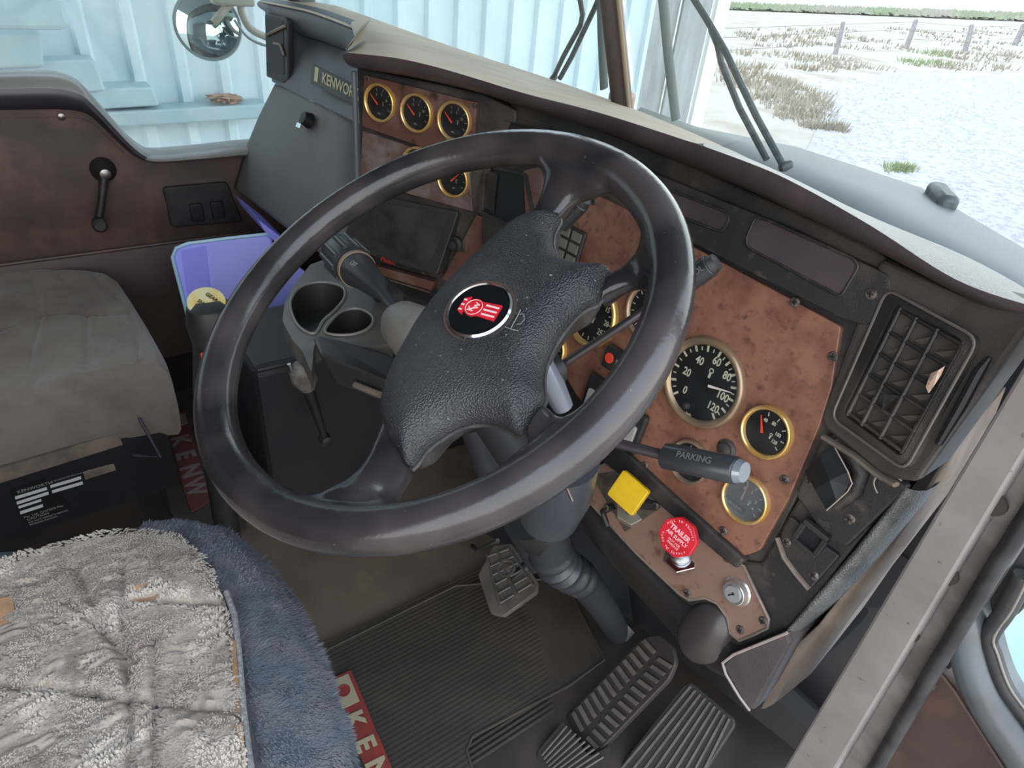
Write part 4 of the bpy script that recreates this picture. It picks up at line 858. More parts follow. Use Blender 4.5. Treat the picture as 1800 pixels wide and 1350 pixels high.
def boot(mb):
    C0 = [AX(1, .46)(952, 915), AX(1, .48)(962, 950), AX(1, .5)(975, 985), AX(1, .53)(1000, 1005), AX(1, .58)(1028, 1025), AX(1, .66)(1062, 1070), AX(1, .72)(1085, 1110)]
    P = smooth2(C0, 10, False); rr = []
    for i, p in enumerate(P):
        t = i/len(P); r_ = .036*(1-t)+.025*t; r_ += .0035*math.sin(i*1.25) if .25 < t < .62 else 0; rr.append(r_)
    mb.tube(P, rr, 24)
mk('column_boot', boot, mat('boot_vinyl', (.035, .037, .042), .3, c2=(.12, .085, .055), sc=7, lo=.52, hi=.72), SC)  # brown highlight painted in as the second colour
mk('boot_cuff', lambda m: m.tube([AX(1, .45)(935, 905), AX(1, .46)(945, 922), AX(1, .47)(950, 938)], [.043, .04, .036], 24), plasd, SC)
mk('column_foot', lambda m: m.tube([AX(1, .72)(1085, 1110), AX(1, .74)(1100, 1095)], [.026, .025], 16), mat('foot_grey', (.08, .085, .08), .5), SC)
# rod + collar
def lever(name, P, r_, grip, gr, txt_, label, endm, flip=1):
    o = mk(name, lambda m: m.tube(P, r_, 10), mat('dark_rod', (.09, .08, .085), .3, .6), SC, label=None)
    mk('grip', lambda m: m.tube([grip[0], grip[0].lerp(grip[1], .02), grip[0].lerp(grip[1], .97), grip[1]], [gr*.85, gr, gr*.97, gr*.8], 22, flat=.9), mat('grip_black', (.03, .032, .035), .28), o, angle=50)
    mk('grip_end', lambda m: m.tube([grip[1], grip[1]+(grip[1]-grip[0]).normalized()*.006], [gr*.86, gr*.7], 22, flat=.9), endm, o)
    d = (grip[1]-grip[0]).normalized(); nn = (EYE-(grip[0]+grip[1])/2).normalized()+Vector((0, 0, .35)); nn = (nn-d*nn.dot(d)).normalized()
    mb = MB(); textmb(mb, txt_, Frame((grip[0]+grip[1])/2+nn*gr*.95, nn, d), gr*.62, .0004, .0002, bold=.015); obj('grip_lettering', mb, mat('faint_print', (.13, .13, .13), .5), o, smooth=False)
P0 = AX(1, .40)(985, 643); P1 = AX(1, .45)(1135, 545); G0 = AX(1, .47)(1183, 513); G1 = AX(1, .485)(1250, 466)
lever('cruise_control_lever', [P0, P1, G0], .0042, (G0, G1), .0125, 'CONTROL', '', plas)
mk('lever_collar', lambda m: m.tube([AX(1, .385)(958, 655), AX(1, .39)(968, 652), AX(1, .4)(982, 646)], [.016, .017, .0165], 20), plasd, SC, angle=30)
mk('collar_nut', lambda m: m.tube([AX(1, .378)(949, 660), AX(1, .382)(962, 655)], .0175, 6), steel, SC, smooth=False)
P0 = AX(1, .40)(1040, 768); G0 = AX(1, .43)(1170, 801); G1 = AX(1, .44)(1298, 828)
lever('parking_brake_lever', [P0, G0], .0055, (G0, G1), .0142, 'PARKING', '', mat('clear_cap', (.22, .25, .27), .12, .3))
P0 = AX(1, .42)(960, 420); G0 = AX(1, .45)(985, 393); G1 = AX(1, .46)(1022, 356)
lever('retarder_lever', [P0, G0], .006, (G0, G1), .012, 'BRAKE', '', plasd)
# turn signal stalk (large, ribbed)
def stalk():
    A = AX(1, .33)(706, 560); B_ = AX(1, .345)(660, 500); C_ = AX(1, .35)(628, 474); D_ = AX(1, .37)(575, 425); dd = (D_-A).normalized()
    o = mk('turn_signal_stalk', lambda m: m.tube([A, B_.lerp(A, .25), B_.lerp(A, .1), C_.lerp(B_, .45), C_], [.008, .009, .016, .022, .0275], 24), mat('stalk_black', (.04, .042, .048), .35), SC)
    mk('tan_band', lambda m: m.tube([C_-dd*.003, C_+dd*.006], .0283, 28), mat('worn_tan_band', (.35, .24, .15), .5), o, angle=30)
    mk('stalk_grip', lambda m: m.tube([C_+dd*.006, C_+dd*.010, C_+dd*.09, C_+dd*.1], [.0265, .0295, .0305, .028], 28), MATS['stalk_black'], o)
    w0 = Vector((0, 0, 1)); w0 = (w0-dd*w0.dot(dd)).normalized(); x0 = dd.cross(w0)
    for k in range(10):
        a = k*2*math.pi/10; off = (x0*math.cos(a)+w0*math.sin(a))*.0295
        mk('grip_rib', lambda m: m.tube([C_+dd*.02+off, C_+dd*.09+off], [.004, .0042], 8), MATS['stalk_black'], o)
    nn = (EYE-C_).normalized(); nn = (nn-dd*nn.dot(dd)).normalized(); nl = -x0 if (-x0).dot(EYE-C_) > 0 else x0; 
    mb = MB(); textmb(mb, 'OFF', Frame(C_.lerp(B_, .4)+nn*.0235, nn, -dd), .012, .0006, .0002); obj('stalk_lettering', mb, grey, o, smooth=False)
    mk('stalk_pivot', lambda m: (m.tube([A+Vector((-.01, 0, .01)), A+Vector((.02, 0, -.01))], .014, 12), m.box(AX(1, .36)(683, 515), .05, .02, .02)), plasd, o)
stalk()
# ================================================================ STEERING WHEEL
SW = thing('steering_wheel', 'large black leather steering wheel with four spokes and red emblem', 'steering wheel', ax(.06))
padpx = [(895, 377), (930, 362), (975, 357), (964, 385), (962, 405), (970, 424), (984, 438), (1010, 447), (1040, 449), (1065, 452), (1056, 482), (1042, 507), (1022, 516), (1000, 533), (978, 560), (958, 592), (946, 625), (943, 655), (945, 682), (928, 710), (907, 742), (888, 738), (868, 728), (840, 722), (812, 724), (785, 733), (755, 752), (730, 772), (706, 803), (690, 783), (672, 755), (660, 725), (656, 700), (664, 668), (676, 635), (695, 600), (718, 560), (745, 523), (778, 484), (810, 452), (850, 415)]
pc = Vector(WH.px(848, 558))
pad = [Vector(q) for q in smooth2([Vector(WH.px(*p)) for p in padpx], 3)]
def edged(p):
    d = 9
    for a, b in zip(pad, pad[1:]+pad[:1]):
        ab = b-a; t = max(0, min(1, (p-a).dot(ab)/max(1e-12, ab.length_squared))); d = min(d, (p-a-ab*t).length)
    return d
def padh(p):
    d = edged(p); return -.0045-.007+.018*(1-math.exp(-d/.009))+.0025*(1-math.exp(-(d/.05)**2))
def hubpad(mb):
    mb.grid([[WH.p(*p, -.022) for p in pad]]+[[WH.p(*(pc+(p-pc)*s_), padh(pc+(p-pc)*s_)) for p in pad] for s_ in [1, .99, .98, .965, .95, .93, .91, .88, .85, .81, .77, .72, .67, .6, .53, .45, .36, .27, .18, .1]], True)
    mb.add([WH.p(*(pc+(p-pc)*.1), padh(pc)) for p in pad], [tuple(range(len(pad)))])
mk('hub_pad', hubpad, leather, SW, angle=180)
mk('pad_seam', lambda m: m.tube([WH.p(*(pc+(p-pc)*1.0), -.02) for p in pad], .0022, 6, True), leathside, SW)
def hubbody(mb):
    mb.grid([[WH.p(*(pc+(p-pc)*s_), c) for p in pad] for s_, c in [(.985, -.02), (.96, -.03), (.88, -.04), (.74, -.046), (.5, -.048)]], True)
    mb.add([WH.p(*(pc+(p-pc)*.5), -.048) for p in pad], [tuple(range(len(pad)))])
mk('hub_body', hubbody, leathside, SW, angle=180)
spokes = [([(897, 376), (925, 350), (944, 322), (950, 296), (920, 262)], [(973, 358), (988, 345), (1010, 333), (1052, 334), (1105, 320)]),
          ([(1064, 454), (1094, 441), (1118, 420), (1131, 388), (1150, 345)], [(1043, 506), (1078, 489), (1118, 485), (1142, 515), (1168, 560)]),
          ([(945, 684), (963, 703), (986, 717), (1028, 717), (1080, 712)], [(908, 741), (916, 770), (907, 802), (872, 828), (820, 875)]),
          ([(657, 702), (643, 745), (621, 806), (583, 854), (500, 885)], [(705, 802), (700, 828), (690, 860), (698, 886), (770, 895)])]
def spoke(mb, A, B_):
    a = smooth2([Vector(WH.px(*p)) for p in A], 5, False); b = smooth2([Vector(WH.px(*p)) for p in B_], 5, False); n = len(a); rws = []
    for i in range(n):
        t = i/(n-1); top = -.010+.0195*min(1, t/.8)**1.6-.003*math.sin(math.pi*min(1, t/.8))-(.007*(t-.8)/.2 if t > .8 else 0); bot = -.038*(1-t)-.012*t
        m_ = (a[i]+b[i])/2; h = (b[i]-a[i])/2; r = []
        for k in range(20):
            th = 2*math.pi*k/20; cx = math.copysign(abs(math.cos(th))**.6, math.cos(th)); sy = math.copysign(abs(math.sin(th))**.75, math.sin(th))
            p = m_+h*cx; c = (top+bot)/2+(top-bot)/2*sy; 
            if sy < 0: p = m_+h*cx*(1-.12*abs(sy))
            r.append(WH.p(p.x, p.y, c))
        rws.append(r)
    mb.grid(rws, True, True)
def rimspokes(mb):
    mb.tube([WH.p(.2115*math.cos(2*math.pi*k/120), .2115*math.sin(2*math.pi*k/120), 0) for k in range(120)], .0186, 24, True, upv=WNn)
    for A, B_ in spokes: spoke(mb, A, B_)
RS = mk('rim_and_spokes', rimspokes, rimleather, SW, angle=180)
md = RS.modifiers.new('remesh', 'REMESH'); md.mode = 'VOXEL'; md.voxel_size = .0024; md.use_smooth_shade = True
md = RS.modifiers.new('smooth', 'SMOOTH'); md.factor = .6; md.iterations = 26
mk('pad_scratch', lambda m: (m.tube([WH.p(*WH.px(x, y, .0085), .0088) for x, y in [(888, 575), (899, 579), (911, 582)]], .0004, 5), m.tube([WH.p(*WH.px(x, y, .0085), .0088) for x, y in [(915, 545), (909, 558), (902, 570), (898, 578)]], .0004, 5), m.tube([WH.p(*WH.px(x, y, .0085), .0088) for x, y in [(914, 553), (921, 552), (922, 562), (915, 570), (909, 570)]], .0003, 5)), mat('scratch_grey', (.25, .25, .23), .6), SW)
bc = Frame(WH.p(*WH.px(843, 546, .0088), .0088), (WNn+WH.u*.07).normalized(), WH.u, R(199-90))
BD = mk('emblem_badge', lambda m: m.lathe(bc, [(.0265, .0), (.0258, .0018), (.0001, .002)], 48), mat('badge_black', (.006, .007, .008), .12), SW)
mk('chrome_ring', lambda m: m.lathe(bc, [(.0275, -.002), (.0285, .0015), (.0268, .003), (.026, .0015)], 48, False), chrome, BD)
mk('ring_groove', lambda m: m.lathe(bc, [(.0285, .0), (.0312, .0008), (.0318, -.001)], 48, False), mat('groove_brown', (.07, .05, .04), .5), BD)
def emb(mb):
    mb.lathe(bc.sub(0, .0045), [(.0088, .002), (.0086, .0032), (.0001, .0033)], 32)
    mb.prism(bc, rpoly([(-.0082, -.019), (.0082, -.019), (.0068, .004), (-.0068, .004)], .001), .002, .0031)
    mb.prism(bc, [(-.0095, .012), (.0095, .012), (.0065, .0175), (-.0065, .0175)], .002, .0031)
mk('red_emblem', emb, redk, BD, smooth=False)
def embw(mb):
    textmb(mb, 'K', bc.sub(-.0022, .0062), .0075, .0034, .0002, bold=.03); textmb(mb, 'W', bc.sub(.0016, .0022), .0065, .0034, .0002, bold=.03)
    for i in (-1, 0, 1): mb.fbox(bc, i*.0045, -.0115, .0017, .0125, .003, .0035); mb.fbox(bc, i*.005, .0155, .0015, .003, .003, .0035)
    mb.lathe(bc.sub(0, .0045, .0033), [(.0078, 0), (.0075, .0004), (.0072, 0)], 28, False)
mk('emblem_lettering', embw, mat('emblem_pale', (.75, .55, .5), .4), BD, smooth=False)
# ================================================================ FLOOR ITEMS
def mats_():
    mk('floor_darkening_sheet', lambda m: m.box((.63, .6, .002), .70, .84, .004), mat('dark_floor_sheet', (.024, .02, .016), .7, c2=(.045, .036, .027), sc=6), kind='structure', smooth=False)  # dark sheet added over the brown floor so the driver side reads dark
    mk('floor_darkening_sheet', lambda m: (m.box((-.33, -.42, .002), 1.26, 1.06, .004), m.box((-.54, .53, .002), .82, .84, .004)), MATS['dark_floor_sheet'], kind='structure', smooth=False)  # more dark sheet added to darken between the seats and passenger footwell
    m1 = thing('floor_mat', 'dark ribbed rubber mat on the driver side with a red lettered strip', 'floor mat', (.6, .5, 0))
    zf = AX(2, .010)
    P = [zf(*p) for p in [(560, 1150), (740, 1060), (760, 1050), (800, 1030), (990, 1015), (1062, 1160), (1000, 1205), (830, 1295), (820, 1320), (850, 1420), (640, 1420), (520, 1180)]]
    mk('mat_base', lambda m: m.hull(P, [p-Vector((0, 0, .006)) for p in P]), rubber, m1, smooth=False)
    def ribs(mb):
        u_ = Vector((.02, 1, 0)).normalized(); v_ = Vector((1, -.02, 0))
        x = .27
        while x < .62:
            y0, y1 = .2, (.60 if x < .45 else .60-(x-.45)*.5)
            mb.box((x, (y0+y1)/2, .0105), .004, y1-y0, .0014); x += .009
    mk('mat_ribs', ribs, rubber, m1, smooth=False, kind='stuff')
    sf = Frame(zf(612, 1185), (0, 0, 1), (zf(684, 1350)-zf(617, 1178)))
    q = sf.pxs([(575, 1196), (617, 1178), (735, 1460), (690, 1460)], .004)[::-1]
    ST = mk('red_strip', lambda m: m.prism(sf, q, 0, .005), mat('strip_red', (.26, .035, .025), .6, c2=(.17, .03, .022), sc=20), m1, smooth=False)
    mk('strip_emblem_field', lambda m: m.prism(sf, sf.pxs([(580, 1198), (612, 1184), (632, 1232), (600, 1247)], .006)[::-1], .005, .0062), mat('strip_cream', (.36, .32, .2), .6), ST, smooth=False)
    mk('strip_emblem', lambda m: m.lathe(Frame(sf.at(604, 1214, .0064), sf.n, sf.u), [(.012, 0), (.012, .0008), (.009, .0008), (.0085, .0002), (.005, .0008), (.0001, .001)], 24), MATS['strip_red'], ST)
    w = (Vector(sf.px(617, 1262))-Vector(sf.px(652, 1248))).length
    for ch, (x, y) in zip('KENWO', [(622, 1266), (641, 1308), (662, 1352), (685, 1398), (708, 1440)]): mb = MB(); textmb(mb, ch, Frame(sf.at(x, y, .0062), sf.n, sf.u), w*1.25, 0, .0003, bold=.04); obj('letter', mb, MATS['strip_cream'], ST, smooth=False)
    m2 = thing('floor_mat', 'dark rubber mat with faded red lettered strip beside the passenger seat', 'floor mat', (-.4, .2, 0))
    mk('mat_edge', lambda m: m.tube([zf(x, y) for x, y in [(560, 1150), (740, 1060), (760, 1050), (800, 1030), (990, 1015), (1062, 1160), (1000, 1205), (830, 1295), (820, 1320), (850, 1420)]], .003, 6), rubber, m1)
    P = [zf(*p) for p in [(262, 705), (335, 680), (450, 780), (430, 930), (330, 940), (300, 900)]]
    mk('mat_base', lambda m: m.hull(P, [p-Vector((0, 0, .006)) for p in P]), rubber, m2, smooth=False)
    s2 = Frame(zf(300, 770), (0, 0, 1), (zf(335, 890)-zf(285, 750)))
    mk('red_strip', lambda m: m.prism(s2, s2.pxs([(280, 735), (326, 722), (370, 880), (336, 900)], .004)[::-1], 0, .005), mat('faded_red', (.13, .03, .028), .6), m2, smooth=False)
    for ch, (x, y) in zip('KENW', [(316, 774), (325, 800), (334, 828), (343, 856)]): mb = MB(); textmb(mb, ch, Frame(s2.at(x, y, .0062), s2.n, s2.u), .06, 0, .0003, bold=.04); obj('letter', mb, mat('faded_cream', (.2, .16, .14), .6), m2, smooth=False)
    mk('strip_emblem_field', lambda m: m.prism(s2, s2.pxs([(283, 738), (325, 726), (330, 744), (290, 757)], .006)[::-1], .005, .0062), MATS['faded_cream'], m2, smooth=False)
mats_()
def toeboard(mb):
    P = [AX(2, .012)(x, y) for x, y in [(690, 960), (830, 840), (1060, 1160), (990, 1010), (770, 1095)]]
mk('wall_toe_board', lambda m: m.hull([Vector((.1, .62, .0)), Vector((.1, .98, .4)), Vector((.96, .98, .4)), Vector((.96, .86, .0)), Vector((.55, .78, 0))], [Vector((.1, .64, -.02)), Vector((.1, 1.0, .38)), Vector((.96, 1.0, .38)), Vector((.96, .88, -.02)), Vector((.55, .8, -.02))]), navy, kind='structure', smooth=False)
# clutch pedal
def clutch():
    c = AX(2, .11)(892, 1022); fr = Frame(c, Vector((0, -.45, .89)))
    root = thing('clutch_pedal', 'small black rubber clutch pedal with cross grid tread, left of the column', 'pedal', c-Vector((0, -.05, .1)))
    q = rpoly(fr.pxs([(868, 958), (900, 955), (946, 1022), (944, 1040), (885, 1083), (862, 1078), (840, 1010)])[::-1], .006)
    mk('pedal_pad', lambda m: m.prism(fr, q, -.012, 0), rubp, root, smooth=False, bevel=.002)
    cq_ = [Vector(p) for p in fr.pxs([(856, 975), (893, 962), (938, 1030), (880, 1066)])]
    def B2(s_, t): return cq_[0].lerp(cq_[1], s_).lerp(cq_[3].lerp(cq_[2], s_), t)
    for t in (.05, .25, .42, .6, .78, .95):
        mk('tread_bar', lambda m: [m.tube([fr.p(*B2(a, t), .002), fr.p(*B2(b, t), .002)], .0022, 6) for a, b in ((.02, .44), (.56, .98))], rubp, root)
    mk('tread_rib', lambda m: [m.tube([fr.p(*B2(s_, 0), .002), fr.p(*B2(s_, 1), .002)], .0024, 6) for s_ in (0, .5, 1)], rubp, root)
    mk('tread_boss', lambda m: m.lathe(fr.sub(*B2(.55, .42), 0), [(.02, .0), (.019, .004), (.015, .004), (.014, .001), (.007, .0035), (.0001, .0045)], 24), rubp, root)
    mk('pedal_arm', lambda m: m.tube([c-fr.n*.014, c+Vector((0, .1, .05)), c+Vector((.02, .2, .3))], [.014, .014, .016], 10), plasd, root)
clutch()
# hanging bracket behind the clutch
BRK = mk('floor_bracket', lambda m: (m.tube([AX(1, .60)(815, 1075), AX(1, .62)(826, 960), AX(1, .62)(822, 930)], .009, 8, flat=.4), m.tube([AX(1, .6)(830, 960), AX(1, .58)(838, 968), AX(1, .58)(875, 950)], .005, 6), m.tube([AX(1, .6)(812, 1076), AX(1, .6)(845, 1055)], .006, 6)), mat('dusty_steel', (.085, .08, .075), .5), label='thin dusty steel bracket standing left of the clutch pedal', cat='bracket')
DUCT = mk('air_duct_tube', lambda m: (m.tube(smooth2([AX(1, .5)(840, 740), AX(1, .53)(870, 830), AX(1, .56)(915, 915), AX(1, .6)(955, 985)], 5, False), [.034]*16, 18, flat=.8)), mat('duct_plastic', (.035, .036, .042), .4), label='dark curved duct beside the steering column above the clutch pedal', cat='duct')
# brake treadle
def brake():
    base = AX(2, .03)(1040, 1300); n = Vector((-.12, -.72, .68)).normalized()
    fr = Frame(AX(2, .09)(1095, 1220), n)
    root = thing('brake_pedal', 'large black treadle brake pedal with herringbone slotted tread', 'pedal', base)
    pts = [(992, 1262), (1130, 1120), (1160, 1115), (1182, 1135), (1188, 1165), (1175, 1195), (1045, 1330), (1030, 1325)]
    q = rpoly(fr.pxs(pts)[::-1], .008)
    mk('treadle_plate', lambda m: m.prism(fr, q, -.014, 0), mat('treadle_rubber', (.032, .027, .023), .5), root, smooth=False, bevel=.002)
    # left column of slanted bars and right column
    Lq = [Vector(p) for p in fr.pxs([(1000, 1262), (1135, 1124), (1158, 1140), (1020, 1290)])]
    Rq = [Vector(p) for p in fr.pxs([(1030, 1300), (1165, 1150), (1182, 1170), (1042, 1325)])]
    for i in range(12):
        t = (i+.3)/12
        a = Lq[0].lerp(Lq[1], t); b = Lq[3].lerp(Lq[2], t+.0)+(Lq[0]-Lq[1])*-.0
        d = (Lq[1]-Lq[0])/12
        mk('tread_bar', lambda m: m.prism(fr, [tuple(a+d*.25), tuple(b+d*-.1), tuple(b+d*.38), tuple(a+d*.75)][::-1], -.001, .004), rubp, root, smooth=False)
        a = Rq[0].lerp(Rq[1], t); b = Rq[3].lerp(Rq[2], t)
        mk('tread_bar', lambda m: m.prism(fr, [tuple(a+d*-.2), tuple(b+d*.3), tuple(b+d*.75), tuple(a+d*.25)][::-1], -.001, .004), rubp, root, smooth=False)
    hf = Frame(AX(2, .02)(1000, 1320), Vector((0, -.3, .95)))
    mk('heel_plate', lambda m: m.prism(hf, rpoly(hf.pxs([(945, 1320), (990, 1268), (1035, 1330), (1075, 1310), (1060, 1350), (1000, 1420), (940, 1400)])[::-1], .006), -.01, 0), mat('treadle_rubber', (.032, .027, .023), .5), root, smooth=False)
    def hr(mb):
        for i in range(9):
            k = i*9; mb.tube([hf.at(952+k*.2+i*2, 1328+k*.7, .001), hf.at(996+k*.9, 1276+k*.75, .001)], .002, 5)
    mk('heel_ribs', hr, rubp, root)
brake()
def accel():
    n = Vector((0, -.62, .78)).normalized(); fr = Frame(AX(2, .07)(1190, 1290), n)
    root = thing('accelerator_pedal', 'black accelerator pedal with long lengthwise ribs at the lower right', 'pedal', AX(2, .03)(1150, 1360))
    q = rpoly(fr.pxs([(1215, 1198), (1290, 1262), (1292, 1275), (1200, 1420), (1090, 1420), (1085, 1352), (1200, 1205)])[::-1], .005)
    mk('pedal_plate', lambda m: m.prism(fr, q, -.012, 0), mat('treadle_rubber', (.032, .027, .023), .5), root, smooth=False, bevel=.002)
    for i in range(9):
        t = i/8; A = Vector(fr.px(1214+68*t, 1206+57*t)); B_ = Vector(fr.px(1092+115*t, 1352+62*t))
        mk('pedal_rib', lambda m: m.tube([fr.p(*A, .001), fr.p(*B_, .001)], .0024, 6), rubp, root)
accel()
# ================================================================ SEATS
def heightmesh(mb, poly, z0, zf, rings=40, ctr=None):
    c = ctr or sum(poly, Vector((0, 0)))/len(poly); rws = []
    for i in range(rings+1):
        s_ = 1-i/rings*.98
        rws.append([zf(c+(p-c)*s_, s_) for p in poly])
    mb.grid(rws, True); mb.add(rws[-1], [tuple(range(len(poly)))])
def resample(poly, n):
    P = [Vector(p) for p in poly]; L = [0]
    for i in range(len(P)): L.append(L[-1]+(P[(i+1) % len(P)]-P[i]).length)
    out = []; j = 0
    for k in range(n):
        d = L[-1]*k/n
        while L[j+1] < d: j += 1
        t = (d-L[j])/max(1e-9, L[j+1]-L[j]); out.append(P[j].lerp(P[(j+1) % len(P)], t))
    return out
def z2(z): return lambda L: [Vector(AX(2, z)(x, y)[:2]) for x, y in L]
creampx = [(-60, 1008), (0, 990), (60, 972), (120, 958), (180, 940), (240, 930), (290, 932), (316, 938), (345, 965), (368, 995), (385, 1030), (398, 1070), (408, 1110), (414, 1150), (422, 1230), (432, 1300), (440, 1350)]
cw_ = z2(.505)(creampx)
cream = cw_+[Vector((.745, -.06)), Vector((.76, -.2)), Vector((.74, -.45)), Vector((.3, -.45)), Vector((.27, -.3))]
bluepx = [(265, 932), (330, 927), (400, 944), (440, 975), (472, 1012), (505, 1050), (535, 1095), (560, 1140), (582, 1185), (600, 1230), (618, 1275), (632, 1315), (645, 1350), (660, 1400)]
bluepx = [(x-30*max(0, min(1, (y-950)/300)), y) for x, y in bluepx]
bw_ = z2(.465)(bluepx)
DS = thing('driver_seat', 'driver seat covered with worn cream sheepskin and blue grey fleece', 'seat', (.52, -.2, 0))
def inpoly(p, poly):
    r = False; n = len(poly)
    for i in range(n):
        a, b = poly[i], poly[i-1]
        if (a.y > p.y) != (b.y > p.y) and p.x < (b.x-a.x)*(p.y-a.y)/(b.y-a.y)+a.x: r = not r
    return r
def woolz(p):
    v = Vector((p.x*16, p.y*16, 0)); a = noise.noise(v*.5)*.008
    w = Vector((p.x*150+noise.noise(v)*2.5, p.y*70+noise.noise(v+Vector((7, 3, 1)))*2.5, 0)); a += noise.noise(w)*.0026+abs(noise.noise(w*.45))*.004
    for (x0, y0, x1, y1) in SEAMS:
        A, B_ = Vector((x0, y0)), Vector((x1, y1)); t = max(0, min(1, (p-A).dot(B_-A)/(B_-A).length_squared)); d = (p-(A+(B_-A)*t)).length; a -= .007*math.exp(-(d/.005)**2)
    return a
sz_ = z2(.505)
SEAMS = []
for a, b in [((215, 985), (232, 1350)), ((240, 1062), (398, 1062)), ((150, 1215), (430, 1255)), ((0, 1205), (160, 1215)), ((130, 1000), (225, 1180)), ((275, 1120), (270, 1350)), ((120, 1060), (240, 1160))]:
    A, B_ = sz_([a])[0], sz_([b])[0]; SEAMS.append((A.x, A.y, B_.x, B_.y))
def creamf(mb):
    poly = resample(cream, 420)
    poly = [p+Vector((noise.noise(Vector((p.x*90, p.y*90, 3)))*.004, noise.noise(Vector((p.x*90, p.y*90, 9)))*.004)) for p in poly]
    def zf(p, s_): return Vector((p.x, p.y, .498+woolz(p)+(.010*(1-max(0, (s_-.94)/.06)**2) if s_ > .94 else .010)-(.018 if s_ > .999 else 0)))
    heightmesh(mb, poly, .5, zf, 200, Vector((.53, -.12)))
mk('sheepskin_cover', creamf, wool, DS)
def bluef(mb):
    b = bw_; back = [Vector((.80, -.02)), Vector((.81, -.2)), Vector((.79, -.5)), Vector((.27, -.5)), Vector((.25, -.2)), Vector((.30, -.03)), Vector((.335, .03))]
    poly = resample([b[i] for i in range(1, len(b))]+back, 260)
    c = Vector((.53, -.15))
    prof = [(.88, .30), (.92, .36), (.965, .42), (.99, .45), (.985, .472), (.93, .489), (.86, .494), (.6, .494), (.02, .494)]
    mb.grid([[Vector((*(c+(p-c)*s_), z+noise.noise(Vector((p.x*40*s_, p.y*40*s_, z*40)))*.004)) for p in poly] for s_, z in prof], True)
mk('fleece_cushion', bluef, fleece, DS)
mk('seat_base', lambda m: m.box((.53, -.2, .16), .42, .42, .3), black, DS, smooth=False, bevel=.02)
def strand(mb, p, d, up_, L, w):
    side = d.cross(up_).normalized()*w; m_ = p+d*L*.55+up_*L*.25; e = p+d*L+up_*L*.1
    mb.add([p-side, p+side, m_+side*.8, m_-side*.8, e], [(0, 1, 2, 3), (3, 2, 4)])
def bluet(mb):
    rnd = random.Random(11); c = Vector((.53, -.15)); b = resample(bw_, 10)
    seg = [bw_[i] for i in range(len(bw_))]
    for i in range(26000):
        k = rnd.uniform(0, len(seg)-1.001); j = int(k); p = seg[j].lerp(seg[j+1], k-j); r = (p-c).normalized(); t = rnd.random()
        # profile along the front fall
        pr = [(.96, .41), (.99, .45), (.985, .472), (.93, .489), (.86, .494), (.72, .494)]
        q = t*5; a = min(4, int(q)); s_ = pr[a][0]+(pr[a+1][0]-pr[a][0])*(q-a); z = pr[a][1]+(pr[a+1][1]-pr[a][1])*(q-a)
        pos = c+(p-c)*s_
        if inpoly(pos, cream) and rnd.random() < .97: continue
        P = Vector((pos.x, pos.y, z)); out = Vector((r.x, r.y, .0)); ct = noise.noise(Vector((pos.x*45, pos.y*45, 0)))
        d = (out*.8+Vector((ct*.9, noise.noise(Vector((pos.x*45, pos.y*45, 9)))*.9, -.15))+Vector((rnd.gauss(0, .15), rnd.gauss(0, .15), rnd.gauss(0, .1)))).normalized()
        upn = (out*(1 if z < .47 else .3)+Vector((0, 0, 1))).normalized()
        strand(mb, P, d, upn, rnd.uniform(.008, .015)*(1.5 if t < .35 else 1), .0008)
mk('fleece_tufts', bluet, fleecet, DS, kind='stuff')
def creamt(mb):
    rnd = random.Random(12)
    for i in range(42000):
        p = Vector((rnd.uniform(.27, .76), rnd.uniform(-.3, .09)))
        if not inpoly(p, cream): continue
        if noise.noise(Vector((p.x*22, p.y*22, 5))) > .42: continue
        z = .508+woolz(p); a = noise.noise(Vector((p.x*14, p.y*14, 2)))*5+noise.noise(Vector((p.x*60, p.y*60, 7)))*1.2-1.0
        d = Vector((math.cos(a), math.sin(a), .1)); strand(mb, Vector((p.x, p.y, z)), d, Vector((0, 0, 1)), rnd.uniform(.003, .006), .0009)
mk('wool_tufts', creamt, woolst, DS, kind='stuff')
def patch(P, m_, nm='hide_patch'):
    q = z2(.517)(P); c = sum(q, Vector((0, 0)))/len(q)
    mk(nm, lambda m: m.hull([Vector((p.x+noise.noise(Vector((p.x*99,p.y*99,0)))*.006, p.y, .5095+woolz(p))) for p in q], [Vector((p.x, p.y, .505)) for p in q]), m_, DS, smooth=True)
patch([(-10, 1045), (18, 1040), (20, 1062), (8, 1085), (-10, 1090)], woolhide)
patch([(236, 1030), (262, 1022), (275, 1040), (262, 1050), (232, 1052)], woolhide)
patch([(402, 1112), (412, 1118), (420, 1200), (424, 1250), (412, 1240), (408, 1190)], woolhide)
patch([(412, 1272), (424, 1270), (428, 1300), (420, 1298)], woolhide)
mk('zip_edge', lambda m: m.tube([Vector((p.x, p.y, .508)) for p in z2(.508)([(398, 1040), (412, 1080), (420, 1150), (428, 1250), (438, 1330), (448, 1400)])], .0032, 6), mat('zip_grey', (.16, .17, .18), .7, c2=(.3, .3, .28), sc=300), DS)
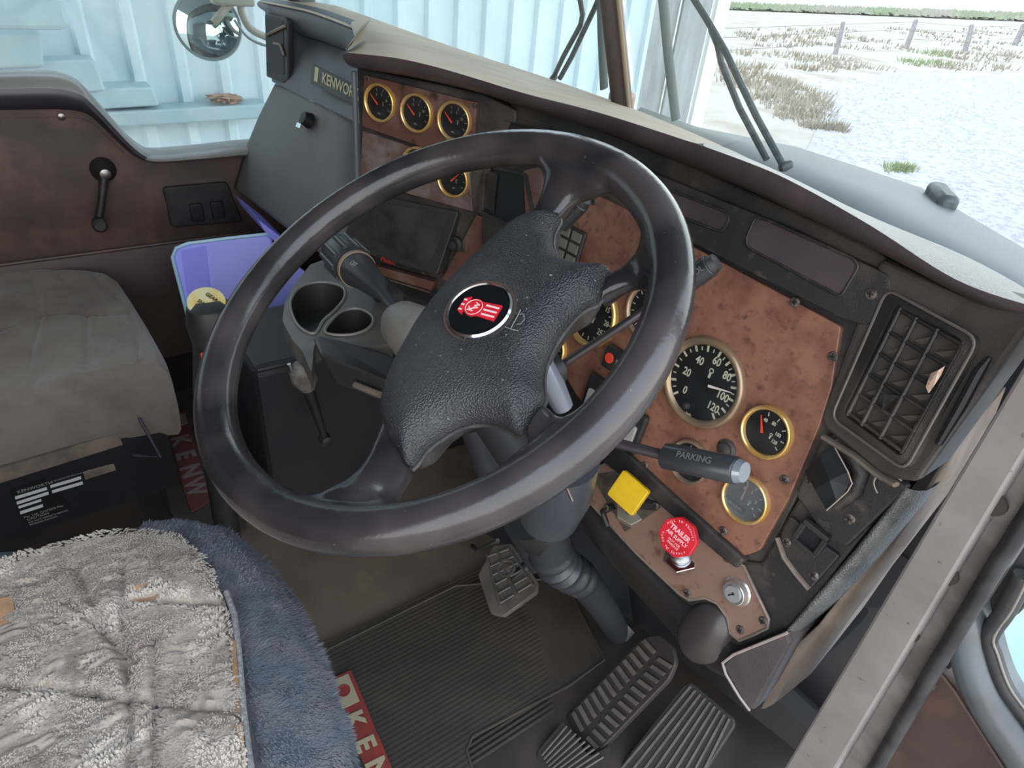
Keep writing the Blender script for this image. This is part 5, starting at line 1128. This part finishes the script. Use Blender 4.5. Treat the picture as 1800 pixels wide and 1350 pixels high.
# passenger seat
PS = thing('passenger_seat', 'dusty grey brown velour passenger seat on a black box base', 'seat', (-.6, -.15, 0))
pz = z2(.35)
ps = pz([(-140, 474), (0, 470), (90, 467), (150, 467), (185, 473), (208, 488), (230, 520), (252, 555), (272, 590), (289, 622), (293, 645)])
psx = ps+[Vector((-.315, .08)), Vector((-.325, -.1)), Vector((-.33, -.5)), Vector((-.9, -.5))]
def pseat(mb):
    poly = resample(psx, 160); c = Vector((-.6, -.1))
    def zf(p):
        y = p.y; base = .008*noise.noise(Vector((p.x*5, p.y*5, 1)))
        for k in range(5):
            yy = .07-.085*k+.02*math.sin(p.x*9+k); base -= .007*math.exp(-((y-yy)/.006)**2)
        xx = -.62+.04*math.sin(y*20); base -= .006*math.exp(-((p.x-xx)/.006)**2)
        return base
    prof = [(.96, .16), (.995, .18), (1.01, .22), (1.01, .28), (1.0, .32), (.975, .34), (.94, .348)]+[(1-.06-.02*k, .35) for k in range(1, 47)]
    mb.grid([[Vector((*(c+(p-c)*s_), z+(zf(c+(p-c)*s_) if s_ < .95 and z > .34 else 0))) for p in poly] for s_, z in prof], True); mb.add([Vector((*(c+(p-c)*.02), .35+zf(c+(p-c)*.02))) for p in poly], [tuple(range(len(poly)))])
mk('seat_cushion', pseat, velour, PS)
xr = AX(0, -.318)
mk('base_rail', lambda m: m.hull([xr(-40, 835), xr(205, 762), xr(212, 772), xr(216, 782), xr(-40, 862)], [p-Vector((.03, 0, 0)) for p in (xr(-40, 835), xr(205, 762), xr(212, 772), xr(216, 782), xr(-40, 862))]), dirtytan, PS, smooth=False)
mk('seat_box', lambda m: m.box((-.62, -.19, .09), .6, .56, .2), black, PS, smooth=False, bevel=.006)
def xr2(x, y): return AX(0, -.3175)(x, y)
Lf = Frame(AX(0, -.319)(100, 860), (1, 0, 0), (AX(0, -.319)(200, 815)-AX(0, -.319)(40, 862)))
LB = mk('label_plate', lambda m: m.prism(Lf, Lf.pxs([(18, 862), (78, 840), (122, 888), (48, 925)], 0)[::-1], 0, .0012), mat('label_black', (.01, .01, .01), .4), PS, smooth=False)
def lines(mb):
    for (x0, y0, x1, y1, h) in [(26, 873, 82, 856, 5), (29, 882, 85, 864, 5), (32, 890, 72, 877, 4), (35, 899, 75, 886, 5), (88, 853, 142, 837, 5), (91, 862, 145, 846, 5)]:
        P = Lf.pxs([(x0, y0), (x1, y1), (x1+1, y1+h), (x0+1, y0+h)], .0015)[::-1]; mb.prism(Lf, P, .0012, .002)
mk('label_bars', lines, white, LB, smooth=False)
mk('label_tan_block', lambda m: m.prism(Lf, Lf.pxs([(146, 830), (200, 815), (204, 826), (150, 843)], .0015)[::-1], .0004, .002), dirtytan, LB, smooth=False)
def ltx(mb):
    def T(s_, x, y, sz, al='LEFT'):
        textmb(mb, s_, Frame(Lf.at(x, y, .002), Lf.n, Lf.u, 0), sz, 0, .0001, align=al)
    T('KENWORTH', 30, 866, .011); T('A DIVISION OF PACCAR AUSTRALIA PTY LTD', 90, 847, .0052); T('Pty. Ltd. CHASSIS No', 42, 910, .008); T('CAUTION', 47, 914, .009); T('DO NOT OPERATE BEFORE', 50, 919, .006); T('READING MANUAL', 52, 923, .006)
mk('label_lettering', ltx, grey, LB, smooth=False)
WFR = mk('wire_frame', lambda m: (m.tube([AX(0, -.3)(245, 735), AX(0, -.28)(282, 803), AX(0, -.29)(234, 800)], .0035, 6)), mat('dim_steel', (.06, .06, .085), .4), label='thin bent grey wire stand on the floor beside the seat box', cat='wire')
# ---------------------------------------------------------------- violet plastic tub in the passenger footwell
TUB = thing('tub_lid', 'bright violet blue plastic tub lid leaning in the passenger footwell', 'lid', (-.75, .35, 0))
tf = Frame(AX(0, -.62)(400, 500), Vector((.95, -.25, .12)))
tp = tf.pxs([(303, 452), (310, 436), (330, 428), (470, 411), (478, 418), (482, 440), (540, 480), (506, 575), (450, 590), (345, 606), (335, 580)])
mk('lid_panel', lambda m: m.prism(tf, rpoly(tp[::-1], .012), -.015, 0), purple, TUB, smooth=False, bevel=.006)
mk('lid_rim', lambda m: m.tube([tf.p(*q, .004) for q in tf.pxs([(336, 580), (318, 510), (303, 452), (310, 436), (330, 428), (400, 419), (472, 411)], .004)], .0045, 8), cyan, TUB)
mk('lid_fold', lambda m: m.prism(tf, tf.pxs([(318, 440), (362, 432), (378, 575), (340, 590)])[::-1], 0, .003), mat('violet_deep', (.3, .3, .9), .3), TUB, smooth=False)
mk('lid_flange', lambda m: m.hull([AX(0, -.55)(452, 385), AX(0, -.55)(505, 425), AX(0, -.55)(500, 440), AX(0, -.55)(470, 412)], [p-Vector((.2, 0, 0)) for p in (AX(0, -.55)(452, 385), AX(0, -.55)(505, 425), AX(0, -.55)(500, 440), AX(0, -.55)(470, 412))]), mat('violet_deep', (.3, .3, .9), .3), TUB, smooth=False)
# ================================================================ RIGHT DOOR AND JAMB
def jamb():
    root = thing('trim_5', None, None, (XR, .56, 0), kind='structure')
    def strip(pts, y0, y1, m_, nm, bev=.003):
        P = [at(x, y, (0, 1, 0), y0) for x, y in pts]
        return mk(nm, lambda m: m.hull(P, [p+Vector((0, y1, 0)) for p in P]), m_, root, smooth=False, bevel=bev)
    strip([(1372, 1360), (1800, 640), (1860, 540), (1900, 640), (1800, 802), (1465, 1360)], .56, .05, alu, 'jamb_strip')
    strip([(1466, 1360), (1800, 804), (1900, 640), (1960, 720), (1835, 880), (1530, 1360)], .575, .05, mat('grey_jamb', (.2, .185, .175), .45, c2=(.1, .09, .085), sc=14), 'jamb_return')
    mk('jamb_gasket', lambda m: m.tube([at(x, y, (0, 1, 0), .57) for x, y in [(1528, 1370), (1648, 1165), (1748, 1000), (1828, 875), (1900, 750)]], .007, 12), seal, root)
    for x, y in [(1745, 885), (1662, 1008), (1595, 1110), (1522, 1200)]:
        fr = Frame(at(x, y, (0, 1, 0), .568), (0, -1, 0), (1, 0, 0))
        mk('jamb_hole', lambda m: m.lathe(fr, [(.011, -.001), (.0105, .002), (.0001, .0025)], 16), mat('hole_dark', (.035, .028, .024), .6), root)  # dark disc on the jamb face drawn as the hole
jamb()
def rightdoor():
    root = thing('door_2', None, None, (1.0, .64, 0), kind='structure')
    def Y(v): return lambda p: at(p[0], p[1], (0, 1, 0), v)
    def slab(pts, y, t, m_, nm, par=root, bev=.003, smooth=False):
        P = [Y(y)(p) for p in pts]; return mk(nm, lambda m: m.hull(P, [p+Vector((0, t, 0)) for p in P]), m_, par, smooth=smooth, bevel=bev)
    slab([(1470, 1380), (1620, 1140), (1800, 870), (1900, 720), (2000, 760), (1850, 990), (1720, 1110), (1640, 1150), (1500, 1380)], .625, .03, seal, 'door_edge')
    slab([(1640, 1130), (1690, 1060), (1760, 960), (1830, 850), (1960, 900), (1850, 1010), (1790, 1080), (1735, 1120), (1690, 1160), (1640, 1200)], .630, .03, mat('door_frame_dark', (.035, .03, .032), .45), 'door_frame')
    slab([(1480, 1380), (1560, 1250), (1612, 1160), (1628, 1155), (1640, 1165), (1680, 1215), (1772, 1360), (1780, 1400)], .618, .02, vinylb, 'door_panel')
    mk('panel_screw', lambda m: m.lathe(Frame(Y(.616)((1632, 1200)), (0, -1, 0), (1, 0, 0)), [(.008, 0), (.007, .003), (.002, .004)], 14), screwm, root)
    mk('panel_screw', lambda m: m.lathe(Frame(Y(.62)((1655, 1112)), (0, -1, 0), (1, 0, 0)), [(.007, 0), (.006, .003), (.002, .004)], 14), screwm, root)
    # pale sill moulding curving around the window
    A = [(1742, 1040), (1728, 1062), (1735, 1100), (1744, 1150), (1765, 1210), (1800, 1262), (1850, 1330)]
    B_ = [(1700, 1092), (1665, 1115), (1664, 1150), (1680, 1205), (1715, 1270), (1765, 1345), (1830, 1450)]
    def mold(mb):
        rws = []
        for a, b in zip(A, B_):
            p, q = Y(.61)(a), Y(.61)(b); rws.append([p+Vector((0, .03, 0)), p+Vector((0, .0, 0)), p.lerp(q, .3)+Vector((0, -.018, 0)), p.lerp(q, .7)+Vector((0, -.018, 0)), q, q+Vector((0, .03, 0))])
        mb.grid([smooth2([r[i] for r in rws], 4, False) for i in range(6)])
    mk('window_sill', mold, mat('blue_grey_sill', (.1, .12, .13), .3, c2=(.06, .06, .06), sc=9, lo=.45, hi=.7), root, sub=1)
    # dark rubber around the glass
    C_ = [(1800, 1010), (1770, 1070), (1738, 1118), (1745, 1150), (1765, 1205), (1800, 1255), (1850, 1325)]
    mk('window_rubber', lambda m: m.tube(smooth2([Y(.612)(p) for p in C_], 4, False), .008, 10), seal, root)
    mk('window_bead', lambda m: m.tube(smooth2([Y(.606)((x+9, y+2)) for x, y in C_], 4, False), .0012, 8), mat('bead_pale', (.22, .2, .17), .4), root)
    slab([(1745, 1120), (1800, 1030), (1880, 900), (2050, 1000), (2050, 1400), (1860, 1340), (1800, 1255), (1765, 1205)], .66, .004, glass, 'door_glass', bev=0)
    # dust and wood chips on the ledge
rightdoor()
rnd = random.Random(5)
for i, (x, y, s_) in enumerate([(1757, 973, 14), (1741, 1013, 5), (1716, 1052, 6), (1755, 1000, 3), (1728, 985, 4)]):
    p = at(x, y, (0, 1, 0), .60)
    mk('wood_chip', lambda m: m.box(p, .0009*s_, .003, .004, (Vector((.95, 0, .2)).normalized(), Vector((0, 1, 0)), Vector((-.2, 0, .95)).normalized())), mat('pale_wood', (.55, .33, .18), .8), smooth=False, label=['largest pale wood chip on the dark ledge of the right door', 'tiny chip left of the largest one on the door ledge', 'lowest tiny wood chip, beside the door window sill', 'tiny crumb just below the largest wood chip', 'tiny wood crumb at the left edge of the door ledge'][i], cat='wood chip')
# pale tank added outside to give the door window its blue tone
mk('window_tone_cylinder', lambda m: m.tube([Vector((1.25, 1.0, -.45)), Vector((1.25, 3.2, -.45))], .42, 40), mat('pale_blue_tone', (.32, .5, .62), .2, .2), label='pale blue tank seen through the right door window', cat='cylinder')
